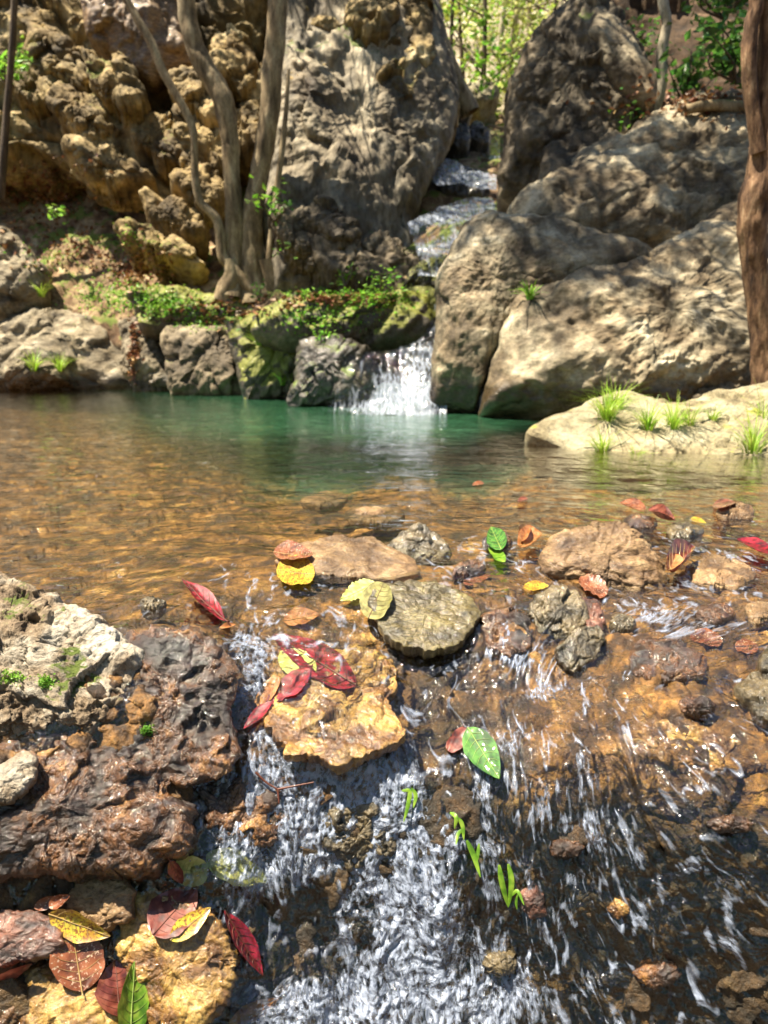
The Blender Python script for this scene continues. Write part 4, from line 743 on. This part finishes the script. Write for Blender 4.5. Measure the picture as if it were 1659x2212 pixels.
for i, (nm, lb, pl, mt, lift, n, up, dn, amp, fr, k, c, res, blk) in enumerate(ST):
    rock(nm, lb, 'rock' if nm == 'rock' else 'stone', pl, M[mt], n=n, lift=lift, up=up, dn=dn, amp=amp, fr=fr, k=k, c=c, res=res, blk=blk, cs=(0.5 if mt == 'brownwet' else 0.8), rg=(0.45 if mt == 'brownwet' else 0.5), seed=200+i, group='stones of the stream', rag=0.07, strat=0.25, stratdir=(0.3, 0.3, 1))

for i, (u, v, a, b, mt, lb) in enumerate([(1385, 1130, 34, 14, 'brownwet', 'small half-sunk stone just behind the big tan boulder'), (1480, 1150, 40, 15, 'darkstone', 'low dark stone in the far shallows right of the big tan boulder'), (1590, 1110, 46, 14, 'tan', 'flat tan stone in the far shallows near the right edge'),
    (1075, 1172, 30, 13, 'brownwet', 'small wet stone behind the upright green leaf'), (1010, 1232, 38, 14, 'brownwet', 'flat wet stone between the tan stone and the split stone'), (1545, 1330, 42, 22, 'brownwet', 'rusty wet stone in the right rapids below the low wet stone'),
    (1640, 1330, 34, 20, 'tan', 'small tan stone in the right rapids at the photo edge'), (1345, 1350, 34, 18, 'darkstone', 'small dark stone in the white riffle below the big tan boulder'), (1500, 1530, 44, 18, 'brownwet', 'dark wet stone above the amber stone'), (1580, 1780, 50, 24, 'brownwet', 'broad dark knob under the ripples far down the right side'),
    (1220, 1830, 36, 20, 'brownwet', 'dark knob in the falling water right of the green shoots'), (1080, 2080, 46, 26, 'darkstone', 'dark block low in the falling water at bottom centre'), (1420, 2100, 50, 28, 'brownwet', 'dark block low in the falling water at bottom right'), (330, 1310, 30, 10, 'darkstone', 'small dark stone at the rim of the pool beside the whitish rock')]):
    th = np.linspace(0, 2*np.pi, 9)[:-1]; rr = RNG.uniform(0.8, 1.2, 8)
    rock('stone', lb, 'stone', [(u+a*r*math.cos(t), v+b*r*math.sin(t)) for t, r in zip(th, rr)], M[mt], n=None, lift=-0.002, up=0.020, dn=0.03, amp=0.10, fr=2.2, k=2.3, res=(120, 50), blk=0.9, seed=260+i, rag=0.08, group='stones of the stream', strat=0.25)

# ------------------------------------------------------------------ fallen leaves
def lm(name, cols, **k): M[name] = leafmat(name, cols, **k); return M[name]
lm('leaf_yellow', [(0.30, 0.16, 0.015), (0.52, 0.36, 0.03), (0.46, 0.44, 0.05)], scale=45, spots=0.6, spotcol=(0.22, 0.09, 0.02), coat=0.8, trans=0.12)
lm('leaf_red', [(0.04, 0.002, 0.006), (0.20, 0.004, 0.020), (0.36, 0.015, 0.04)], spots=0.3, scale=60, coat=0.9, trans=0.2)
lm('leaf_pale', [(0.30, 0.34, 0.08), (0.48, 0.50, 0.16), (0.60, 0.60, 0.26)], scale=60, coat=0.8, trans=0.2)
lm('leaf_olive', [(0.10, 0.09, 0.02), (0.20, 0.18, 0.05), (0.28, 0.26, 0.09)], scale=60, coat=0.8, trans=0.15)
lm('leaf_green', [(0.012, 0.05, 0.005), (0.03, 0.12, 0.010), (0.07, 0.20, 0.02)], scale=60, coat=0.15, trans=0.1, rough=0.65)
lm('leaf_lime', [(0.07, 0.17, 0.01), (0.15, 0.30, 0.02), (0.30, 0.44, 0.05)], scale=60, coat=0.4, trans=0.35)
lm('leaf_brown', [(0.08, 0.02, 0.008), (0.20, 0.055, 0.022), (0.30, 0.10, 0.045)], scale=40, coat=0.7, trans=0.15, spots=0.2, spotcol=(0.5, 0.35, 0.25))
lm('leaf_maroon', [(0.05, 0.010, 0.008), (0.15, 0.03, 0.022), (0.26, 0.08, 0.055)], scale=50, coat=0.9, trans=0.15)
lm('leaf_orange', [(0.20, 0.06, 0.015), (0.38, 0.15, 0.05), (0.50, 0.26, 0.12)], scale=50, coat=0.8, trans=0.2)
lm('vein_pale', [(0.30, 0.19, 0.07), (0.38, 0.26, 0.11)], coat=0.3, trans=0.1)
lm('vein_dark', [(0.08, 0.02, 0.012), (0.12, 0.035, 0.02)], coat=0.3, trans=0.1)
lm('vein_green', [(0.18, 0.26, 0.05), (0.26, 0.34, 0.08)], coat=0.3, trans=0.1)
def leaf(label, base, tip, width, mat, vein=None, shape='ovate', curl=0.10, bend=0.0, lift=0.003, stalk=0.0, seed=1, serr=0.0, tear=0.18, water=True, stalkpt=None, group='fallen leaves in the stream', fold=0.0, tw=0.0, sink=False):
    """base, tip: pixels; width in pixels across; the leaf lies on whatever stands there"""
    rng = np.random.default_rng(seed); nb, nw = 25, 15
    base = np.array(base, float); tip = np.array(tip, float); ax = tip-base; Ln = np.hypot(*ax); a = ax/Ln; p = np.array([-a[1], a[0]])
    s = np.linspace(0, 1, nb); 
    if shape == 'ovate': wv = np.sin(np.pi*s**0.85)**0.75*(1-0.25*s)
    elif shape == 'obovate': wv = np.sin(np.pi*s**1.35)**0.7
    elif shape == 'lance': wv = np.sin(np.pi*s**0.9)**0.9
    elif shape == 'round': wv = np.sqrt(np.clip(1-(2*s-1)**2, 0, 1))**0.9
    else: wv = np.clip(np.sin(np.pi*s)**0.35, 0, 1)
    wv = wv/wv.max(); wv[0] = 0.03; wv[-1] = 0.02
    q = np.linspace(-1, 1, nw)
    ed = 1+serr*np.sin(s*60)[:, None]*np.abs(q)[None]**6+tear*fbm(np.stack([s*4, s*0+seed, s*0], -1), 3, seed)[:, None]*np.sign(q)[None]*np.abs(q)[None]
    off = bend*np.sin(np.pi*s)*Ln
    UVp = base+a*(s*Ln)[:, None, None]+p*((q[None]*wv[:, None]*width*0.5*ed)+off[:, None])[..., None]
    hs = []; 
    for ss in (0.02, 0.25, 0.5, 0.75, 0.98):
        for qq in (-0.6, 0, 0.6):
            k = min(nb-1, int(ss*(nb-1))); uvp = base+a*(ss*Ln)+p*(qq*wv[k]*width*0.5+off[k])
            h = hit(uvp[0], uvp[1], water and not sink)
            if h: hs.append((uvp, h[0], np.linalg.norm(h[0]-ORG)))
    Pp = np.array([h[1] for h in hs]); c = Pp.mean(0); A = np.c_[Pp[:, 0]-c[0], Pp[:, 1]-c[1], np.ones(len(Pp))]
    # plane through the contact points, in screen terms: 1/depth is linear over a plane
    Uq = np.array([h[0] for h in hs]); inv = 1/(Pp[:, 1]); Aq = np.c_[Uq-base, np.ones(len(Uq))]
    co = np.linalg.lstsq(Aq, inv, rcond=None)[0]; res = Aq@co-inv
    ivp = (UVp-base)@co[:2]+co[2]-min(res.min(), 0)*0.35
    P = atY(UVp[..., 0], UVp[..., 1], 1/ivp)
    n = gnormals(P); n *= np.sign((n*(ORG-P)).sum(-1, keepdims=True))
    size = np.linalg.norm(P[-1, nw//2]-P[0, nw//2])
    hgt = lift+size*(curl*(q[None]**2)*np.sin(np.pi*s)[:, None]+curl*1.2*(s[:, None]-0.5)**2*np.ones_like(q)[None]+fold*np.abs(q)[None]*wv[:, None])
    hgt = hgt+size*0.02*n2(s[:, None]*4+0*q[None], q[None]*2+0*s[:, None], seed+3, 3)
    # raised side veins
    hgt = hgt-size*0.006*np.abs(np.sin(s[:, None]*26-np.abs(q)[None]*4))*np.clip(np.abs(q)[None], 0, 1)
    P = P+n*hgt[..., None]
    o = mesh('leaf', P.reshape(-1, 3), gridF(nw, nb), mat); tag(o, label, 'leaf', group)
    if vein is not None:
        mid = P[:, nw//2]+n[:, nw//2]*size*0.006; r = size*0.010
        rows = [[*mid[k], r*(1-0.7*k/(nb-1))] for k in range(0, nb, 3)]
        if stalk > 0:
            d = (mid[0]-mid[3]); d /= np.linalg.norm(d)
            rows = [[*(mid[0]+d*size*stalk+n[0, nw//2]*size*stalk*0.15), r*1.2], [*(mid[0]+d*size*stalk*0.5), r]]+rows
        V, Fc = tube(np.array(rows), 6, 3, 0); mesh('midrib', V, Fc, vein, o)
        o2 = o.children[0]; 
        for vtx in (): pass
        vs = []
        for k in (range(3, nb-3, 3) if size > 0.045 else ()):
            for sg in (-1, 1):
                e1 = P[k, nw//2]; e2 = P[min(nb-1, k+3), nw//2+sg*(nw//2-1)]; m_ = P[min(nb-1, k+1), nw//2+sg*3]
                vs.append(tube(np.array([[*(e1+n[k, 7]*size*.004), r*.45], [*(m_+n[k, 7]*size*.004), r*.35], [*(e2+n[k, 7]*size*.003), r*.15]]), 4, 3, 0))
        if vs: V, Fc = join(vs); mesh('side_veins', V, Fc, vein, o)
    return o
leaf('yellow leaf with a green rim at the upper left of the tan stone', (680, 1245), (597, 1235), 66, M['leaf_yellow'], M['vein_pale'], 'round', 0.10, seed=2, tear=0.3)
leaf('narrow dark red leaf on the smooth lip of water left of the yellow leaf', (484, 1345), (392, 1255), 34, M['leaf_red'], M['vein_dark'], 'lance', 0.06, seed=3, stalk=0.08)
leaf('pale green toothed leaf sticking out left of the round olive leaf', (812, 1262), (735, 1300), 40, M['leaf_pale'], M['vein_green'], 'ovate', 0.05, seed=4, serr=0.12)
leaf('round olive-brown leaf lying on the left end of the olive slab', (800, 1340), (832, 1262), 66, M['leaf_olive'], M['vein_dark'], 'round', 0.03, seed=5, lift=0.006)
leaf('green leaf standing upright at the crest between the pyramid stone and big tan boulder', (1085, 1198), (1062, 1148), 44, M['leaf_green'], M['vein_green'], 'ovate', 0.05, seed=6, lift=0.012)
leaf('small lime leaf below the upright green leaf at the crest', (1092, 1220), (1055, 1190), 24, M['leaf_lime'], None, 'ovate', 0.05, seed=7, lift=0.008)
leaf('orange-brown curled leaf left of the big tan boulder', (1118, 1190), (1170, 1162), 40, M['leaf_orange'], M['vein_pale'], 'ovate', 0.2, seed=8, lift=0.006)
leaf('small upright ochre leaf above the orange-brown one', (1125, 1182), (1140, 1145), 26, M['leaf_orange'], None, 'ovate', 0.15, seed=9, lift=0.01)
leaf('bright crimson leaf under rippled water on top of the golden stone', (770, 1485), (590, 1375), 76, M['leaf_red'], M['vein_dark'], 'ovate', 0.02, seed=10, lift=0.004, sink=True, tear=0.35)
leaf('crimson leaf folded at the upper left of the golden stone, pointing down left', (672, 1450), (572, 1530), 46, M['leaf_red'], None, 'ovate', 0.03, seed=11, lift=0.005, sink=True, tear=0.4)
leaf('torn red leaf tail hanging over the left rim of the golden stone', (590, 1520), (528, 1580), 24, M['leaf_red'], None, 'lance', 0.05, seed=12, lift=0.006)
leaf('orange leaf fragment on the left rim of the golden stone', (605, 1465), (560, 1535), 32, M['leaf_orange'], None, 'block', 0.04, seed=13, lift=0.007, sink=True, tear=0.4)
leaf('pale yellow leaf beneath the crimson leaf on the golden stone', (605, 1410), (680, 1465), 62, M['leaf_pale'], None, 'round', 0.02, seed=14, lift=0.002, sink=True, tear=0.4)
leaf('salmon leaf under water just above the golden stone', (612, 1345), (690, 1330), 38, M['leaf_orange'], M['vein_pale'], 'ovate', 0.1, seed=15, tear=0.3, sink=True)
leaf('dark green glossy leaf stuck in the dark water right of the golden stone', (1012, 1580), (1080, 1690), 68, M['leaf_green'], M['vein_green'], 'ovate', 0.04, seed=16, lift=0.014)
leaf('small brown leaf scrap left of the dark green glossy leaf', (1010, 1575), (968, 1625), 36, M['leaf_maroon'], None, 'block', 0.05, seed=17, tear=0.5)
leaf('thin ochre leaf scrap under the end of the narrow red leaf', (472, 1360), (508, 1352), 12, M['leaf_orange'], None, 'lance', 0.1, seed=18)
leaf('orange fallen leaf at the left end of the tan stone', (592, 1200), (678, 1205), 42, M['leaf_brown'], M['vein_pale'], 'ovate', 0.12, seed=19, lift=0.006)
leaf('pink-brown upturned leaf right of the big tan boulder', (1440, 1250), (1500, 1198), 44, M['leaf_maroon'], M['vein_pale'], 'ovate', 0.25, seed=20, lift=0.008)
leaf('cream and orange leaf leaning against the pink-brown one', (1445, 1250), (1440, 1208), 36, M['leaf_orange'], M['vein_pale'], 'ovate', 0.2, seed=21, lift=0.012)
leaf('scarlet leaf with a yellow tip at the far right edge', (1668, 1204), (1590, 1172), 26, M['leaf_red'], None, 'ovate', 0.12, seed=22, lift=0.006)
leaf('brown-red leaf afloat in the far shallows at right', (1395, 1106), (1338, 1092), 22, M['leaf_brown'], None, 'ovate', 0.15, seed=23, lift=0.006)
leaf('dark maroon leaf afloat beside the brown-red one in the far shallows', (1400, 1110), (1460, 1135), 20, M['leaf_maroon'], None, 'ovate', 0.15, seed=24, lift=0.006)
leaf('small brown leaf afloat nearest the right edge in the far shallows', (1540, 1098), (1590, 1090), 20, M['leaf_maroon'], None, 'ovate', 0.15, seed=25)
leaf('small yellow leaf afloat right of the big tan boulder', (1492, 1122), (1525, 1132), 12, M['leaf_yellow'], None, 'ovate', 0.05, seed=26)
leaf('green-yellow leaf scrap on the dark stone upstream of the split stone', (1130, 1270), (1185, 1268), 22, M['leaf_yellow'], None, 'ovate', 0.05, seed=27)
leaf('rusty leaf caught behind the split stone', (1250, 1255), (1310, 1290), 40, M['leaf_brown'], None, 'block', 0.15, seed=28, tear=0.5, lift=0.006, sink=True)
leaf('rusty submerged leaf between the tan stone and the split stone', (1000, 1262), (1060, 1245), 26, M['leaf_brown'], None, 'ovate', 0.05, seed=29, sink=True)
leaf('tiny bluish leaf chip floating in the pool shallows', (1118, 1085), (1140, 1080), 10, M['leaf_maroon'], None, 'round', 0.1, seed=30)
leaf('small brown leaf scrap in the pool shallows above the crest', (1020, 1050), (1045, 1046), 9, M['leaf_brown'], None, 'round', 0.1, seed=31)
# bottom left group
leaf('large brown leaf lying flat with a pale midrib on the bottom left stones', (178, 2142), (150, 1975), 118, M['leaf_brown'], M['vein_pale'], 'ovate', 0.05, seed=32, lift=0.012, stalk=0.05)
leaf('yellow and brown leaf lying across the top of the large brown leaf', (120, 1958), (250, 2005), 62, M['leaf_yellow'], M['vein_pale'], 'ovate', 0.10, bend=0.02, seed=33, lift=0.020)
leaf('curled brown leaf edge above the yellow and brown leaf', (125, 1962), (170, 1935), 26, M['leaf_brown'], None, 'ovate', 0.2, seed=34, lift=0.022)
leaf('reddish leaf half hidden under the large brown leaf and the green one', (255, 2200), (245, 2078), 100, M['leaf_maroon'], M['vein_dark'], 'ovate', 0.05, seed=35, lift=0.006)
leaf('bright green pointed leaf at the bottom edge with a pale midrib', (262, 2260), (272, 2085), 66, M['leaf_lime'], M['vein_green'], 'ovate', 0.05, seed=36, lift=0.018)
leaf('wet maroon leaf spread over the top of the golden rounded stone', (330, 2025), (425, 1920), 96, M['leaf_maroon'], M['vein_dark'], 'ovate', 0.04, seed=37, lift=0.006, sink=True, tear=0.3)
leaf('small yellow-green leaf on top of the wet maroon leaf', (368, 2035), (455, 1965), 46, M['leaf_yellow'], M['vein_pale'], 'ovate', 0.05, seed=38, lift=0.012, sink=True)
leaf('long red leaf draped down the right flank of the golden rounded stone', (478, 1970), (560, 2110), 44, M['leaf_red'], M['vein_dark'], 'lance', 0.05, seed=39, lift=0.006)
leaf('pale yellow-green leaf pressed under bubbling water, nearest the pink stalk', (375, 1870), (450, 1880), 66, M['leaf_pale'], M['vein_green'], 'block', 0.04, seed=40, tear=0.3, lift=0.010, sink=True)
leaf('long pale green leaf in the bubbles right of the other pale one', (438, 1850), (572, 1910), 74, M['leaf_pale'], None, 'ovate', 0.04, seed=41, tear=0.35, lift=0.012, sink=True)
leaf('pink-brown leaf edge left of the pale yellow-green leaf', (365, 1850), (392, 1900), 30, M['leaf_maroon'], M['vein_dark'], 'ovate', 0.05, seed=42, lift=0.008, stalk=0.5)
leaf('orange leaf under the froth at the bottom edge', (490, 2205), (600, 2150), 40, M['leaf_orange'], None, 'lance', 0.05, seed=43, tear=0.3, lift=0.008, sink=True)
leaf('brown leaf tip at the left edge under the red and grey stone', (-20, 2110), (70, 2068), 24, M['leaf_maroon'], None, 'ovate', 0.05, seed=44, lift=0.008)
leaf('small dark brown leaf left of the domed wet stone', (75, 1960), (130, 1935), 26, M['leaf_brown'], None, 'ovate', 0.1, seed=45, lift=0.006)
leaf('reddish leaf scrap in the far right rapids', (1590, 1395), (1640, 1405), 30, M['leaf_brown'], None, 'block', 0.1, seed=46, tear=0.4, sink=True)
leaf('dark rust leaf in the rapids left of the far right scrap', (1490, 1375), (1560, 1390), 34, M['leaf_brown'], None, 'block', 0.15, seed=47, tear=0.5, sink=True)
# twigs and green blades
def stick(name, label, cat, px, mat, lift=0.006, w=(3, 2)):
    rows = []
    for i, (u, v) in enumerate(px):
        h = hit(u, v, True); P = h[0]; d = ORG-P; d /= np.linalg.norm(d); P = P+d*lift; t = i/(len(px)-1)
        rows.append([*P, (w[0]*(1-t)+w[1]*t)/F*P[1]*0.5])
    return np.array(rows)
e = empty('twig', tuple(hit(595, 1700, True)[0])); tag(e, 'thin dark red forked twig in the spray below the golden stone', 'twig')
for px in ([(552, 1668), (575, 1690), (600, 1705)], [(600, 1705), (635, 1698), (678, 1690)], [(600, 1705), (603, 1735)]):
    V, Fc = tube(stick('', '', '', px, None, 0.008, (6, 4)), 7, 5, 0.05); mesh('stem', V, Fc, M['vein_dark'], e)
def blade(label, px, w, lift=0.01):
    rows = [];
    for i, (u, v) in enumerate(px):
        h = hit(u, v, True); P = h[0]; d = ORG-P; d /= np.linalg.norm(d); rows.append(P+d*lift)
    rows = spline(np.array(rows), 5); n = len(rows); t = np.linspace(0, 1, n); ww = w/F*rows[:, 1]*0.5*np.sin(np.pi*np.clip(t*0.9+0.08, 0, 1))**0.7
    T = np.gradient(rows, axis=0); sd = np.cross(T, ORG-rows); sd /= np.linalg.norm(sd, axis=1, keepdims=True)
    nn = ORG-rows; nn /= np.linalg.norm(nn, axis=1, keepdims=True)
    V = np.stack([rows-sd*ww[:, None], rows+nn*(ww*0.35)[:, None], rows+sd*ww[:, None]], 1).reshape(-1, 3)
    o = mesh('green_shoot', V, gridF(3, n), M['leaf_lime']); tag(o, label, 'shoot', 'green blades washed by the cascade')
blade('left arm of the bright green forked blade right of the white water', [(1078, 1868), (1085, 1910), (1098, 1960)], 15)
blade('right arm of the bright green forked blade right of the white water', [(1098, 1866), (1105, 1905), (1099, 1958)], 15)
blade('long lime blade hanging above left of the forked blade', [(1008, 1815), (1022, 1845), (1038, 1895)], 14)
blade('short lime blade beside the long hanging one', [(1035, 1822), (1032, 1845), (1028, 1870)], 9)
blade('small curled green blade right of the forked blade', [(1105, 1935), (1118, 1925), (1132, 1955)], 9)
blade('tiny green blade beside the small curled one', [(1118, 1932), (1115, 1950), (1117, 1965)], 7)
blade('upper lime sprout of the chain of green above the long blade', [(972, 1755), (985, 1765), (982, 1790)], 11)
blade('second lime sprout of the chain just under the first', [(985, 1765), (998, 1780), (1002, 1815)], 11)
blade('third lime sprout of the chain left of the long blade', [(1005, 1790), (990, 1800), (985, 1825)], 9)
blade('curved yellow-green blade in the dark water right of the golden stone', [(868, 1708), (885, 1710), (880, 1745), (872, 1775)], 11)
blade('second yellow-green blade crossing the curved one', [(888, 1702), (898, 1718), (893, 1745)], 10)
# moss pads on the whitish rock
def moss(label, u, v, ru, rv, n, seed, size=0.0045):
    rng = np.random.default_rng(seed); C = []
    for _ in range(n):
        t = rng.normal(size=2)*0.45; q = hit(u+ru*t[0], v+rv*t[1])
        if q: C.append(q[0]+rng.normal(size=3)*size*0.3+np.array([0, 0, size*0.4]))
    V, Fc = leaves(np.array(C), size, rng, 0.2, 0.7); o = mesh('moss', V, Fc, M['fol_fresh'], smooth=False); tag(o, label, 'moss', 'moss cushions on the near rocks')
moss('bright moss cushion in the hollow of the big whitish rock', 100, 1475, 16, 14, 420, 1)
moss('dark flat moss patch left of the bright cushion on the whitish rock', 25, 1465, 40, 16, 260, 2)
moss('small moss cushion on the wet rock below the whitish rock', 318, 1580, 14, 12, 320, 3)

# ------------------------------------------------------------------ the wood downstream, mirrored in the near water
rw = np.random.default_rng(77); C = []
for k in range(150):
    a = rw.uniform(-1.25, 1.25); d = rw.uniform(6, 11); z = rw.uniform(0.0, 8.5)
    C.append(np.array([math.sin(a)*d, -math.cos(a)*d+1.0, z])+rw.normal(size=(70, 3))*0.55)
V, Fc = leaves(np.vstack(C), 0.28, rw, 0.2, 0.6); o = mesh('woodland', V, Fc, M['fol_green'], smooth=False, local=False); tag(o, 'dense green wood downstream of the cascade', None, None, 'stuff')

# ------------------------------------------------------------------ drops and bubbles thrown up by the falls
m, nt_, N_, L_, out_ = nodes('water_drop')
gl_ = N_('BsdfGlossy', i_Roughness=0.05); tr_ = N_('BsdfTransparent'); tr_.inputs[0].default_value = (0.95, 0.96, 1, 1)
fr_ = N_('Fresnel', i_IOR=1.5); mx_ = N_('MixShader'); L_(mth(N_, L_, 'ADD', mth(N_, L_, 'MULTIPLY', fr_.outputs[0], 2.2), 0.12), mx_.inputs[0]); L_(tr_.outputs[0], mx_.inputs[1]); L_(gl_.outputs[0], mx_.inputs[2]); L_(mx_.outputs[0], out_.inputs[0])
rd = np.random.default_rng(9)
ic = bpy.data.meshes.new('tmp'); import bmesh
b_ = bmesh.new(); bmesh.ops.create_icosphere(b_, subdivisions=1, radius=1); b_.verts.ensure_lookup_table(); IV = np.array([v.co[:] for v in b_.verts]); IF = np.array([[v.index for v in f.verts] for f in b_.faces]); b_.free(); bpy.data.meshes.remove(ic)
C = []; Rr_ = []
for (u, v, ru, rv, n_) in [(600, 1740, 130, 70, 900), (700, 1680, 110, 40, 350), (880, 1900, 80, 110, 650), (540, 1500, 30, 90, 260), (1200, 1490, 60, 25, 220), (500, 1880, 60, 30, 160), (690, 2150, 90, 40, 420), (950, 2050, 110, 90, 380), (1000, 1700, 200, 120, 260)]:
    for _ in range(n_):
        uu, vv = u+rd.normal()*ru, v+rd.normal()*rv; r = BVW.ray_cast(Vector(ORG), Vector(rays(uu, vv)).normalized())
        if r[0] is None: continue
        rr = 0.0011*math.exp(rd.normal()*0.45); up_ = abs(rd.normal())*0.006 if rd.random() < 0.25 else 0.0
        C.append(np.array(r[0])+np.array([0, -0.4, 1])*up_); Rr_.append(rr)
C = np.array(C); Rr_ = np.array(Rr_)[:, None, None]
V = (C[:, None]+IV[None]*Rr_).reshape(-1, 3); Fc = (np.arange(len(C))[:, None, None]*len(IV)+IF[None]).reshape(-1, 3)
o = mesh('splash_drops', V, Fc, m, local=False); tag(o, 'tiny drops and bubbles on the broken water', None, None, 'stuff')
